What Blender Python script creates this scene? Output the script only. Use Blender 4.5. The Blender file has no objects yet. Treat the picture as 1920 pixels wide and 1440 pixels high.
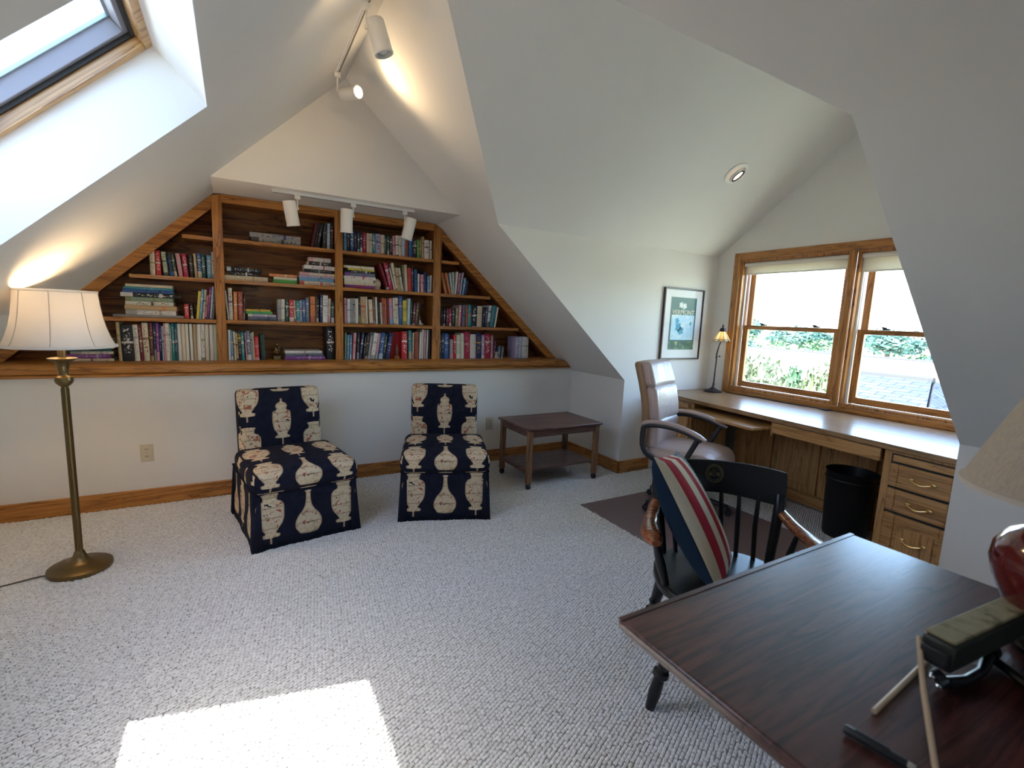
import bpy, math, random
import numpy as np
from mathutils import Matrix, Vector
R_=math.radians
EXPOSURE=0.98; SKY=1.95; SUN=18; LAMP=5.3; SPOT=6.5
rnd=random.Random(7)
SC=bpy.context.scene
COL=SC.collection
# ------------------------------------------------------------------ camera
yaw,pitch,roll,H=0.5264,-0.1381,0.0415,1.3538
cy,sy=math.cos(yaw),math.sin(yaw)
fw=Vector((sy*math.cos(pitch),cy*math.cos(pitch),math.sin(pitch)))
r0=Vector((cy,-sy,0)); u0=r0.cross(fw)
r1=math.cos(roll)*r0+math.sin(roll)*u0; u1=-math.sin(roll)*r0+math.cos(roll)*u0
cd=bpy.data.cameras.new('camera'); cam=bpy.data.objects.new('camera',cd); COL.objects.link(cam)
cam.matrix_world=Matrix(((r1.x,u1.x,-fw.x,0),(r1.y,u1.y,-fw.y,0),(r1.z,u1.z,-fw.z,H),(0,0,0,1)))
cd.sensor_width=36; cd.lens=895.99*36/1920; cd.clip_start=.02; cd.clip_end=400
cd.dof.use_dof=True; cd.dof.focus_distance=3.9; cd.dof.aperture_fstop=3.2
SC.camera=cam
# ------------------------------------------------------------------ sky, sun, exposure
SC.view_settings.view_transform='Standard'; SC.view_settings.look='None'
SC.view_settings.gamma=1; SC.view_settings.exposure=EXPOSURE; SC.view_settings.use_curve_mapping=False
SUN_DIR=Vector((.317,-.31,-1)).normalized()
w=bpy.data.worlds.new('sky'); SC.world=w; w.use_nodes=True
nt=w.node_tree; sky=nt.nodes.new('ShaderNodeTexSky'); sky.sky_type='NISHITA'; sky.sun_disc=False
sky.sun_elevation=math.asin(-SUN_DIR.z); sky.sun_rotation=math.atan2(-SUN_DIR.x,-SUN_DIR.y)
sky.air_density=1.0; sky.dust_density=1.8; sky.ozone_density=1.0
nt.links.new(sky.outputs[0],nt.nodes['Background'].inputs[0]); nt.nodes['Background'].inputs[1].default_value=SKY
sl=bpy.data.lights.new('sun','SUN'); sl.energy=SUN; sl.angle=R_(.55); sl.color=(1,.96,.9)
so=bpy.data.objects.new('sun',sl); COL.objects.link(so); so.rotation_euler=SUN_DIR.to_track_quat('-Z','Y').to_euler(); so.location=(-3,3,9)
def portal(name,loc,direction,sx,sy_):
    l=bpy.data.lights.new(name,'AREA'); l.shape='RECTANGLE'; l.size=sx; l.size_y=sy_; l.cycles.is_portal=True
    o=bpy.data.objects.new(name,l); COL.objects.link(o); o.location=loc
    o.rotation_euler=Vector(direction).to_track_quat('-Z','Y').to_euler(); return o
portal('daylight_portal',(4.25,1.95,1.35),(-1,0,0),1.3,1.95)
portal('daylight_portal',(-.75,1.91,2.3),(.69,0,-.72),1.05,1.0)
portal('daylight_portal',(.675,-2.85,1.35),(0,1,0),1.45,1.3)
SC.cycles.use_denoising=True
SC.cycles.max_bounces=10; SC.cycles.diffuse_bounces=6; SC.cycles.transparent_max_bounces=16
SC.cycles.sample_clamp_indirect=6
# ------------------------------------------------------------------ helpers
class MB:
    def __init__(s): s.v=[];s.f=[];s.m=[];s.uv=[];s.M=Matrix.Identity(4);s.sm=[]
    def T(s,M=None): s.M=M or Matrix.Identity(4); return s
    def add(s,vs,fs,mi=0,uvs=None,smooth=True):
        b=len(s.v); s.v+=[tuple(s.M@Vector(p)) for p in vs]
        for i,f in enumerate(fs):
            s.f.append([b+k for k in f]); s.m.append(mi); s.sm.append(smooth); s.uv.append(uvs[i] if uvs else None)
        return s
    def box(s,c,d,mi=0):
        x,y,z=c;a,b,e=d[0]/2,d[1]/2,d[2]/2
        vs=[(x+i*a,y+j*b,z+k*e) for i in(-1,1) for j in(-1,1) for k in(-1,1)]
        return s.add(vs,[(0,1,3,2),(4,6,7,5),(0,4,5,1),(2,3,7,6),(0,2,6,4),(1,5,7,3)],mi)
    def b2(s,p,q,mi=0):
        return s.box([(a+b)/2 for a,b in zip(p,q)],[abs(b-a) for a,b in zip(p,q)],mi)
    def poly(s,pts,n,t,mi=0):   # polygon pushed out by t along n
        k=len(pts)
        if not t: return s.add([Vector(p) for p in pts],[tuple(range(k))],mi)
        n=Vector(n); vs=[Vector(p) for p in pts]+[Vector(p)+n*t for p in pts]
        fs=[tuple(range(k)),tuple(range(2*k-1,k-1,-1))]+[(i,i+k,(i+1)%k+k,(i+1)%k) for i in range(k)]
        return s.add(vs,fs,mi)
    def tube(s,pts,r,n=10,mi=0,cap=True,flat=None):
        pts=[Vector(p) for p in pts]; k=len(pts); rr=r if isinstance(r,(list,tuple)) else [r]*k
        vs=[];up=None
        for i,p in enumerate(pts):
            d=(pts[min(i+1,k-1)]-pts[max(i-1,0)]).normalized()
            if up is None: up=Vector((0,0,1)) if abs(d.z)<.9 else Vector((0,1,0))
            a=d.cross(up).normalized(); b=a.cross(d).normalized(); up=b
            for j in range(n):
                t=2*math.pi*j/n; x,y=math.cos(t),math.sin(t)
                if flat: y*=flat
                vs.append(p+a*(x*rr[i])+b*(y*rr[i]))
        fs=[(i*n+j,i*n+(j+1)%n,(i+1)*n+(j+1)%n,(i+1)*n+j) for i in range(k-1) for j in range(n)]
        if cap: fs+=[tuple(range(n-1,-1,-1)),tuple((k-1)*n+j for j in range(n))]
        return s.add(vs,fs,mi)
    def lathe(s,prof,n=24,c=(0,0,0),mi=0,closed=False):
        k=len(prof); vs=[]
        for (r,z) in prof:
            for j in range(n):
                t=2*math.pi*j/n; vs.append((c[0]+r*math.cos(t),c[1]+r*math.sin(t),c[2]+z))
        fs=[(i*n+j,i*n+(j+1)%n,(i+1)*n+(j+1)%n,(i+1)*n+j) for i in range(k-1) for j in range(n)]
        if closed: fs+=[((k-1)*n+j,(k-1)*n+(j+1)%n,(j+1)%n,j) for j in range(n)]
        else:
            if prof[0][0]>1e-5: fs.append(tuple(range(n-1,-1,-1)))
            if prof[-1][0]>1e-5: fs.append(tuple((k-1)*n+j for j in range(n)))
        return s.add(vs,fs,mi)
    def ell(s,c,r,n=12,m=8,mi=0):
        prof=[(max(math.sin(math.pi*i/m),1e-6)*1.0,-math.cos(math.pi*i/m)) for i in range(m+1)]
        vs=[];
        for (a,z) in prof:
            for j in range(n):
                t=2*math.pi*j/n; vs.append((c[0]+r[0]*a*math.cos(t),c[1]+r[1]*a*math.sin(t),c[2]+r[2]*z))
        return s.add(vs,[(i*n+j,i*n+(j+1)%n,(i+1)*n+(j+1)%n,(i+1)*n+j) for i in range(m) for j in range(n)],mi)
    def build(s,name,mats,parent=None,bevel=0,seg=2,sub=0,angle=38,mod=None):
        me=bpy.data.meshes.new(name); me.from_pydata(s.v,[],s.f)
        for m_ in (mats if isinstance(mats,(list,tuple)) else [mats]): me.materials.append(m_)
        me.polygons.foreach_set('material_index',s.m); me.polygons.foreach_set('use_smooth',s.sm)
        if any(u is not None for u in s.uv):
            L=me.uv_layers.new(name='UV'); i=0
            for f,u in zip(s.f,s.uv):
                for k in range(len(f)): L.data[i].uv=u[k] if u else (9,9); i+=1
        me.validate(); me.update()
        try: me.set_sharp_from_angle(angle=R_(angle))
        except Exception: pass
        o=bpy.data.objects.new(name,me); COL.objects.link(o)
        if parent: o.parent=parent
        if bevel:
            b=o.modifiers.new('b','BEVEL'); b.width=bevel; b.segments=seg; b.limit_method='ANGLE'; b.angle_limit=R_(40)
        if sub:
            b=o.modifiers.new('s','SUBSURF'); b.levels=sub; b.render_levels=sub
        return o
def thing(name,label,cat,loc=(0,0,0),rz=0,group=None):
    o=bpy.data.objects.new(name,None); COL.objects.link(o); o.location=loc; o.rotation_euler=(0,0,rz); o.empty_display_size=.1
    return tag(o,label,cat,group)
def tag(o,label,cat,group=None):
    o['label']=label; o['category']=cat
    if group: o['group']=group
    return o
def struct(o,label=None):
    o['kind']='structure'
    if label: o['label']=label
    return o
def root(name):
    o=bpy.data.objects.new(name,None); COL.objects.link(o); o['kind']='structure'; return o
def copy_tree(o,parent=None):
    c=o.copy(); COL.objects.link(c); c.parent=parent
    for ch in [x for x in bpy.data.objects if x.parent==o and x!=c]: copy_tree(ch,c)
    return c
def bez(p0,p1,p2,p3,n=10):
    p0,p1,p2,p3=map(Vector,(p0,p1,p2,p3)); out=[]
    for i in range(n+1):
        t=i/n; out.append(p0*(1-t)**3+p1*3*t*(1-t)**2+p2*3*t*t*(1-t)+p3*t**3)
    return out
def rbox(mb,c,d,r,n=6,mi=0,bulge=0,uvo=None,warp=None):
    # rounded box out of six n x n grids; uv in metres by face direction
    hx,hy,hz=d[0]/2,d[1]/2,d[2]/2
    ts=[]
    for h in (hx,hy,hz):
        a=[-h,-h+r*.3,-h+r*.7]; inner=[-h+r+(2*h-2*r)*i/n for i in range(n+1)] if h>r else [0]
        ts.append(sorted(set(round(q,6) for q in a+inner+[-q for q in a])))
    def rnd_(p):
        q=[max(-h+r,min(h-r,x)) if h>r else 0 for x,h in zip(p,(hx,hy,hz))]
        dv=Vector(p)-Vector(q); L=dv.length
        out=Vector(q)+(dv*(r/L) if L>1e-9 else dv)
        if bulge:
            bx=(1-(p[0]/hx)**2)*(1-(p[1]/hy)**2); out.z+=bulge*bx*(1 if p[2]>0 else -1) if abs(p[2])>hz*.2 else 0
        o2=Vector(c)+out
        return warp(o2) if warp else o2
    for ax in range(3):
        A,B=[i for i in range(3) if i!=ax]
        for sgn in (-1,1):
            g=[];idx={}
            for i,a in enumerate(ts[A]):
                for j,b in enumerate(ts[B]):
                    p=[0,0,0]; p[ax]=sgn*(hx,hy,hz)[ax]; p[A]=a;p[B]=b
                    idx[i,j]=len(g); g.append((rnd_(p),p))
            fs=[];uvs=[]
            for i in range(len(ts[A])-1):
                for j in range(len(ts[B])-1):
                    f=[idx[i,j],idx[i+1,j],idx[i+1,j+1],idx[i,j+1]]
                    flip=(sgn<0)!=(ax==1)
                    if flip: f=f[::-1]
                    fs.append(f)
                    u=[]
                    for k in f:
                        p=g[k][1]
                        if ax==1: q=(p[0],p[2])
                        elif ax==2: q=(p[0],p[1])
                        else: q=(p[1],p[2])
                        o=(uvo or {}).get((ax,sgn),(0,0)); u.append((q[0]+o[0],q[1]+o[1]))
                    uvs.append(u)
            mb.add([q[0] for q in g],fs,mi,uvs)
    return mb
def weld(o,d=1e-4):
    import bmesh
    bm=bmesh.new(); bm.from_mesh(o.data); bmesh.ops.remove_doubles(bm,verts=bm.verts,dist=d); bm.to_mesh(o.data); bm.free(); return o
# ------------------------------------------------------------------ materials
def mat(name,col,rough=.6,metal=0,coat=0,spec=.5,**k):
    m=bpy.data.materials.new(name); m.use_nodes=True; b=m.node_tree.nodes['Principled BSDF']
    b.inputs['Base Color'].default_value=(*col,1); b.inputs['Roughness'].default_value=rough; b.inputs['Metallic'].default_value=metal
    b.inputs['Coat Weight'].default_value=coat; b.inputs['Specular IOR Level'].default_value=spec
    for q,v in k.items(): b.inputs[q].default_value=v
    return m
class N:
    def __init__(s,m): s.t=m.node_tree; s.b=s.t.nodes.get('Principled BSDF')
    def n(s,ty,**k):
        x=s.t.nodes.new('ShaderNode'+ty)
        for a,v in k.items():
            if a.startswith('i_'):
                q=a[2:]; q=int(q) if q.isdigit() else q; x.inputs[q].default_value=v
            else: setattr(x,a,v)
        return x
    def l(s,a,b): s.t.links.new(a,b)
    def math(s,op,a,b=None):
        x=s.t.nodes.new('ShaderNodeMath'); x.operation=op
        for i,v in enumerate((a,b)):
            if v is None: continue
            if isinstance(v,(int,float)): x.inputs[i].default_value=v
            else: s.l(v,x.inputs[i])
        return x.outputs[0]
    def ramp(s,fac,stops,interp='LINEAR'):
        x=s.t.nodes.new('ShaderNodeValToRGB'); x.color_ramp.interpolation=interp; e=x.color_ramp.elements
        while len(e)<len(stops): e.new(.5)
        for q,(p,c) in zip(e,stops): q.position=p; q.color=(*c,1)
        s.l(fac,x.inputs[0]); return x.outputs[0]
    def mix(s,f,a,b):
        x=s.t.nodes.new('ShaderNodeMix'); x.data_type='RGBA'
        for sock,v in ((x.inputs[0],f),(x.inputs[6],a),(x.inputs[7],b)):
            if isinstance(v,(int,float)): sock.default_value=v
            elif isinstance(v,tuple): sock.default_value=(*v,1)
            else: s.l(v,sock)
        return x.outputs[2]
    def bump(s,h,st=.3,d=.01):
        x=s.n('Bump',i_Strength=st,i_Distance=d); s.l(h,x.inputs['Height']); s.l(x.outputs[0],s.b.inputs['Normal'])
def wood(name,dark,mid,light,axis='x',rough=.38,sc=1.0,coat=.25,bump=.15,rot=0,crough=.05,spec=.5):
    m=mat(name,mid,rough,coat=coat,spec=spec); n=N(m); n.b.inputs['Coat Roughness'].default_value=crough
    tc=n.n('TexCoord'); OB=tc.outputs['Object']
    if rot:
        q=n.n('Mapping'); q.inputs['Rotation'].default_value=(0,rot,0); n.l(OB,q.inputs[0]); OB=q.outputs[0]
    mp=n.n('Mapping'); s_={'x':(1.6,22,22),'y':(22,1.6,22),'z':(22,22,1.6)}[axis]
    mp.inputs['Scale'].default_value=[q*sc for q in s_]; n.l(OB,mp.inputs[0])
    a=n.n('TexNoise',i_Scale=1.0,i_Detail=4.0,i_Distortion=.9); n.l(mp.outputs[0],a.inputs[0])
    mp2=n.n('Mapping'); mp2.inputs['Scale'].default_value=[q*sc*5 for q in s_]; n.l(OB,mp2.inputs[0])
    f=n.n('TexNoise',i_Scale=1.6,i_Detail=2.0); n.l(mp2.outputs[0],f.inputs[0])
    rings=n.math('FRACT',n.math('MULTIPLY',a.outputs[0],4.0))
    c=n.ramp(rings,[(0,dark),(.25,mid),(.7,light),(1,mid)])
    c2=n.mix(n.math('MULTIPLY',n.math('GREATER_THAN',f.outputs[0],.62),.35),c,dark)
    n.l(c2,n.b.inputs['Base Color']); n.bump(f.outputs[0],bump,.002)
    return m
def paint(name,col,rough=.85):
    m=mat(name,col,rough,spec=.2); n=N(m); tc=n.n('TexCoord')
    a=n.n('TexNoise',i_Scale=160.0,i_Detail=2.0); n.l(tc.outputs['Object'],a.inputs[0]); n.bump(a.outputs[0],.06,.002)
    b=n.n('TexNoise',i_Scale=1.3,i_Detail=3.0); n.l(tc.outputs['Object'],b.inputs[0])
    n.l(n.ramp(b.outputs[0],[(.3,tuple(q*.97 for q in col)),(.7,tuple(min(1,q*1.02) for q in col))]),n.b.inputs['Base Color'])
    return m
def pane_mat(name,tint,f0=.035):
    m=bpy.data.materials.new(name); m.use_nodes=True; t=m.node_tree; t.nodes.remove(t.nodes['Principled BSDF'])
    o=t.nodes['Material Output']; tr=t.nodes.new('ShaderNodeBsdfTransparent'); tr.inputs[0].default_value=(*tint,1)
    g=t.nodes.new('ShaderNodeBsdfGlossy'); g.inputs['Roughness'].default_value=.02
    lw=t.nodes.new('ShaderNodeLayerWeight'); lw.inputs[0].default_value=.5; pw=t.nodes.new('ShaderNodeMath'); pw.operation='POWER'; pw.inputs[1].default_value=5
    fr=t.nodes.new('ShaderNodeMath'); fr.operation='MULTIPLY_ADD'; fr.inputs[1].default_value=.93 if f0>.02 else .4; fr.inputs[2].default_value=f0; mx=t.nodes.new('ShaderNodeMixShader')
    t.links.new(lw.outputs['Facing'],pw.inputs[0]); t.links.new(pw.outputs[0],fr.inputs[0]); t.links.new(fr.outputs[0],mx.inputs[0]); t.links.new(tr.outputs[0],mx.inputs[1]); t.links.new(g.outputs[0],mx.inputs[2]); t.links.new(mx.outputs[0],o.inputs[0])
    return m
def glow(name,col,st):
    m=bpy.data.materials.new(name); m.use_nodes=True; b=m.node_tree.nodes['Principled BSDF']
    b.inputs['Base Color'].default_value=(*col,1); b.inputs['Emission Color'].default_value=(*col,1); b.inputs['Emission Strength'].default_value=st; return m
def shade_mat(name,col,trans=.5,weave=0):
    m=bpy.data.materials.new(name); m.use_nodes=True; t=m.node_tree; t.nodes.remove(t.nodes['Principled BSDF'])
    o=t.nodes['Material Output']; d=t.nodes.new('ShaderNodeBsdfDiffuse'); r=t.nodes.new('ShaderNodeBsdfTranslucent'); mx=t.nodes.new('ShaderNodeMixShader')
    d.inputs[0].default_value=(*col,1); r.inputs[0].default_value=(*col,1); mx.inputs[0].default_value=trans
    t.links.new(d.outputs[0],mx.inputs[1]); t.links.new(r.outputs[0],mx.inputs[2]); t.links.new(mx.outputs[0],o.inputs[0])
    if weave:
        tc=t.nodes.new('ShaderNodeTexCoord'); mp=t.nodes.new('ShaderNodeMapping'); mp.inputs['Scale'].default_value=(40,40,4)
        nz=t.nodes.new('ShaderNodeTexNoise'); nz.inputs['Scale'].default_value=6; rp=t.nodes.new('ShaderNodeValToRGB')
        rp.color_ramp.elements[0].color=(*[q*.86 for q in col],1); rp.color_ramp.elements[1].color=(*col,1)
        rp.color_ramp.elements[0].position=.35; rp.color_ramp.elements[1].position=.6
        t.links.new(tc.outputs['Object'],mp.inputs[0]); t.links.new(mp.outputs[0],nz.inputs[0]); t.links.new(nz.outputs[0],rp.inputs[0])
        t.links.new(rp.outputs[0],d.inputs[0]); t.links.new(rp.outputs[0],r.inputs[0])
    return m
OAK=((.19,.065,.010),(.42,.165,.032),(.52,.225,.05))
oak={a:wood('oak_'+a,*OAK,axis=a) for a in 'xyz'}
oakd={a:wood('desk_oak_'+a,(.24,.11,.03),(.43,.22,.075),(.52,.29,.11),axis=a,rough=.33) for a in 'xyz'}
oak_shaded=wood('oak_panelling_shaded',(.075,.024,.005),(.26,.098,.022),(.36,.145,.035),axis='x',sc=.55,rough=.5,coat=.1)  # same oak made darker, painting in the shade inside the bookcase
desk_top=wood('desk_top_oak',(.20,.105,.045),(.30,.175,.085),(.34,.21,.11),axis='y',rough=.3,coat=.12,crough=.08,spec=.2)
mahog=wood('mahogany',(.026,.008,.007),(.060,.018,.015),(.095,.03,.024),axis='x',rough=.42,coat=.62,bump=.25,crough=.22,spec=.15)
walnut=wood('worn_walnut',(.04,.018,.012),(.115,.05,.035),(.17,.085,.06),axis='x',rough=.5)
walnutleg=wood('worn_pine_leg',(.09,.04,.018),(.20,.095,.045),(.28,.14,.06),axis='z',rough=.5)
armwood=wood('cherry_arm',(.09,.025,.009),(.20,.055,.018),(.27,.085,.03),axis='x',rough=.25,coat=.5)
wallp=paint('wall_paint',(.80,.775,.735)); ceilp=paint('ceiling_paint',(.80,.785,.75))
black_lac=mat('black_lacquer',(.010,.011,.013),.30,coat=.0,spec=.3); black_pl=mat('black_plastic',(.015,.015,.017),.45)
white_en=mat('white_enamel',(.82,.80,.76),.4); brass=mat('aged_brass',(.19,.135,.062),.36,1); brassb=mat('bright_brass',(.85,.65,.3),.22,1)
bronze=mat('dark_bronze',(.05,.04,.045),.4,.6); chrome=mat('chrome',(.8,.8,.82),.12,1); gold=mat('gold_print',(.16,.125,.055),.5,.4)
glassw=pane_mat('window_glass',(.86,.9,.9)); glassk=pane_mat('skylight_glass',(.43,.45,.46))
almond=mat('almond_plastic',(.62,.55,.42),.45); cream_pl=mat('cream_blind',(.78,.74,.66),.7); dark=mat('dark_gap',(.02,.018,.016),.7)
sash_grey=mat('weathered_sash',(.26,.25,.27),.55); lead=mat('black_leading',(.02,.018,.02),.5)
# ------------------------------------------------------------------ room shell
ML,MR,MD=.9541,.885,.771
XA,XBk,ZSF=-.1007,1.5225,2.1165
XR,ZR=.681,2.1165+.9541*(.681+.1007); XK,ZK=2.956,.848; XL,ZL=-1.43,.848; YW=3.882; YB=-2.7; YE=4.34
YC,YN,XW,ZC=3.118,.845,4.054,2.009; XCT=1.644; YD1,YD2=1.956,1.955
MD=(ZR-ZC)/(YC-YD1)
zl=lambda x:ZSF+ML*(x-XA)
zr=lambda x:ZK+MR*(XK-x)
nl=Vector((-ML,0,1)).normalized(); nr=Vector((MR,0,1)).normalized()
struct(MB().b2((-1.6,YB-.1,-.12),(4.3,4.5,0)).build('floor',mat('carpet_backing',(.31,.30,.285),.95)))
struct(MB().poly([(XL,YW,0),(XK,YW,0),(XK,YW,ZK),(XK-.045,YW,.893),(XL-.0,YW,.893)],(0,1,0),0).poly([(XL,YE,0),(XK,YE,0),(XK,YE,ZK),(XR,YE,ZR),(XL,YE,ZL)],(0,1,0),0).build('wall_far',wallp))
struct(MB().poly([(XK,YC,0),(XK,YW+.1,0),(XK,YW+.1,ZK),(XK,YC,ZK)],(1,0,0),0).poly([(XK,YB,0),(XK,YN,0),(XK,YN,ZK),(XK,YB,ZK)],(1,0,0),0).build('wall_right',wallp))
struct(MB().poly([(XL,YB,0),(XL,YW+.1,0),(XL,YW+.1,ZL),(XL,YB,ZL)],(-1,0,0),0).build('wall_left',wallp))
# far and near dormer cheeks
struct(MB().poly([(XK,YC,0),(XW,YC,0),(XW,YC,ZC),(XCT,YC,ZC),(XK,YC,ZK)],(0,1,0),0).build('wall_dormer_far',wallp))
struct(MB().poly([(XK,YN,0),(XW,YN,0),(XW,YN,ZC),(XCT,YN,ZC),(XK,YN,ZK)],(0,-1,0),0).build('wall_dormer_near',wallp))
# window wall with its opening
WY0,WY1,WZ0,WZ1=1.03,2.867,.775,1.96
b=MB()
for pts in ([(YN,0),(YC,0),(YC,WZ0),(YN,WZ0)],[(YN,WZ0),(WY0,WZ0),(WY0,WZ1),(YN,WZ1)],[(WY1,WZ0),(YC,WZ0),(YC,WZ1),(WY1,WZ1)],
            [(YN,WZ1),(YC,WZ1),(YC,ZC),(YD1,ZR),(YD2,ZR),(YN,ZC)]):
    b.poly([(XW,y,z) for y,z in pts],(1,0,0),.16)
struct(b.build('wall_window',wallp))
# back gable behind the camera, with an unseen window opening added for fill light
BX0,BX1,BZ0,BZ1=.1,1.3,.8,1.93
b=MB()
for pts in ([(XL,0),(BX0,0),(BX0,zl(BX0)),(XL,ZL)],[(BX0,0),(BX1,0),(BX1,BZ0),(BX0,BZ0)],[(BX1,0),(XK,0),(XK,ZK),(BX1,zr(BX1))],[(BX0,BZ1),(BX1,BZ1),(BX1,zr(BX1)),(XR,ZR),(BX0,zl(BX0))]):
    b.poly([(x,YB,z) for x,z in pts],(0,-1,0),.12)
struct(b.build('wall_back',wallp))
# main slopes
SK=(-.80,-.07,1.396,2.42)   # skylight well in the left slope: x0,x1,y0,y1
b=MB(); P=lambda x,y:(x,y,zl(x))
for x0,x1,y0,y1 in ((XL,SK[0],YB,YE),(SK[1],XR,YB,YE),(SK[0],SK[1],YB,SK[2]),(SK[0],SK[1],SK[3],YE)):
    b.poly([P(x0,y0),P(x1,y0),P(x1,y1),P(x0,y1)],nl,0)
struct(b.build('ceiling_left',ceilp))
b=MB()
b.poly([(XR,YE,ZR),(XR,YD1,ZR),(XCT,YC,ZC),(XK,YC,ZK),(XK,YE,ZK)],nr,0)
b.poly([(XR,YB,ZR),(XR,YD2,ZR),(XCT,YN,ZC),(XK,YN,ZK),(XK,YB,ZK)],nr,0)
struct(b.build('ceiling_right',ceilp))
b=MB()
b.poly([(XR,YD1,ZR),(XCT,YC,ZC),(XW+.02,YC,ZC),(XW+.02,YD1,ZR)],(0,.6,.8),0)
b.poly([(XR,YD2,ZR),(XCT,YN,ZC),(XW+.02,YN,ZC),(XW+.02,YD2,ZR)],(0,-.6,.8),0)
b.poly([(XR,YD2,ZR),(XR,YD1,ZR),(XW+.02,YD1,ZR),(XW+.02,YD2,ZR)],(0,0,1),0)
struct(b.build('ceiling_dormer',ceilp))
# upper gable wall and its soffit over the bookcase
YG=3.519
b=MB(); b.poly([(XA,YG,ZSF),(XBk,YG,ZSF),(XR,YG,ZR)],(0,1,0),0); b.poly([(XA,YG,ZSF),(XBk,YG,ZSF),(XBk+.05,YE,ZSF),(XA-.05,YE,ZSF)],(0,0,1),0)
struct(b.build('wall_upper',wallp))
# baseboards
for nm,p,q,ax in (('baseboard_far',(XL,YW-.016,0),(XK,YW,.112),'x'),('baseboard_right',(XK-.016,YC-.016,0),(XK,YW-.016,.112),'y'),
    ('baseboard_dormer',(XK-.016,YC-.016,0),(3.32,YC,.112),'x'),('baseboard_near',(XK-.016,YB,0),(XK,YN+.016,.112),'y'),('baseboard_left',(XL,YB,0),(XL+.016,YW-.016,.112),'y')):
    struct(MB().b2(p,q).build(nm,oak[ax],bevel=.004))
# wall marks: a cup hook high on the dormer gable
hk=MB(); hk.tube([(XW,1.86,2.54),(XW-.02,1.86,2.54)]+[(XW-.02-.012*math.sin(t),1.86,2.528+.012*math.cos(t)) for t in np.linspace(0,4.2,9)],.003,8)
tag(hk.build('wall_hook',bronze),'tiny dark metal hook screwed into the dormer gable above the double window','hook')
# ------------------------------------------------------------------ carpet: rows of wool loops over the floor
def carpet():
    a=R_(24.4); du,dv=.0165,.0132; ca,sa=math.cos(a),math.sin(a)
    U=np.arange(-3.5,6,du); V=np.arange(-3.2,5.5,dv)
    iu,iv=np.meshgrid(np.arange(len(U)),np.arange(len(V)),indexing='ij')
    g=np.random.default_rng(3)
    u=U[iu]+(iv%2)*du*.35+g.normal(0,.0012,iu.shape); v=V[iv]+g.normal(0,.0008,iu.shape)
    x=u*ca-v*sa; y=u*sa+v*ca; x=x.ravel(); y=y.ravel()
    ok=(x>XL+.03)&(y>.15)&(y<YW-.025)&(((x<XK-.025)&(y>.15))|((y>YN+.02)&(y<YC-.025)&(x<3.75)))
    ok&=~((x>2.17)&(x<3.21)&(y>1.36)&(y<2.65))
    x=x[ok];y=y[ok]; n=len(x)
    off=[];
    for j in (-1,0,1):
        for i in (-1,0,1):
            s=.62 if i and j else 1; off.append((i*du*.52*(.9 if j else 1),j*dv*.44*(.9 if i else 1),.0078 if not(i or j) else (.0050 if i and not j else (.0030 if j and not i else .0006))))
    off=np.array(off); h=g.uniform(.8,1.25,n)
    ox=off[:,0]*ca-off[:,1]*sa; oy=off[:,0]*sa+off[:,1]*ca
    co=np.empty((n,9,3),np.float32); co[:,:,0]=x[:,None]+ox; co[:,:,1]=y[:,None]+oy; co[:,:,2]=off[None,:,2]*h[:,None]+.0005
    q=np.array([(0,1,4,3),(1,2,5,4),(3,4,7,6),(4,5,8,7)],np.int32)
    fi=(q[None]+9*np.arange(n,dtype=np.int32)[:,None,None]).reshape(-1)
    me=bpy.data.meshes.new('carpet_pile'); me.vertices.add(n*9); me.vertices.foreach_set('co',co.ravel())
    me.loops.add(len(fi)); me.loops.foreach_set('vertex_index',fi); me.polygons.add(n*4)
    me.polygons.foreach_set('loop_start',np.arange(0,len(fi),4,dtype=np.int32)); me.polygons.foreach_set('use_smooth',np.ones(n*4,bool))
    me.update(calc_edges=True)
    m=mat('wool_loops',(.62,.57,.51),.95,spec=.1); nn=N(m); tc=nn.n('TexCoord')
    z=nn.n('TexNoise',i_Scale=70.0,i_Detail=1.0); nn.l(tc.outputs['Object'],z.inputs[0])
    z2=nn.n('TexNoise',i_Scale=420.0,i_Detail=2.0); nn.l(tc.outputs['Object'],z2.inputs[0])
    c=nn.ramp(z.outputs[0],[(.3,(.64,.625,.60)),(.5,(.75,.735,.715)),(.7,(.83,.815,.80))])
    nn.l(c,nn.b.inputs['Base Color']); nn.bump(z2.outputs[0],.5,.002)
    me.materials.append(m); o=bpy.data.objects.new('carpet_pile',me); COL.objects.link(o); o['kind']='stuff'
    tag(o,'grey beige loop pile carpet woven in slanting rows over the whole floor','carpet')
carpet()
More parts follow.
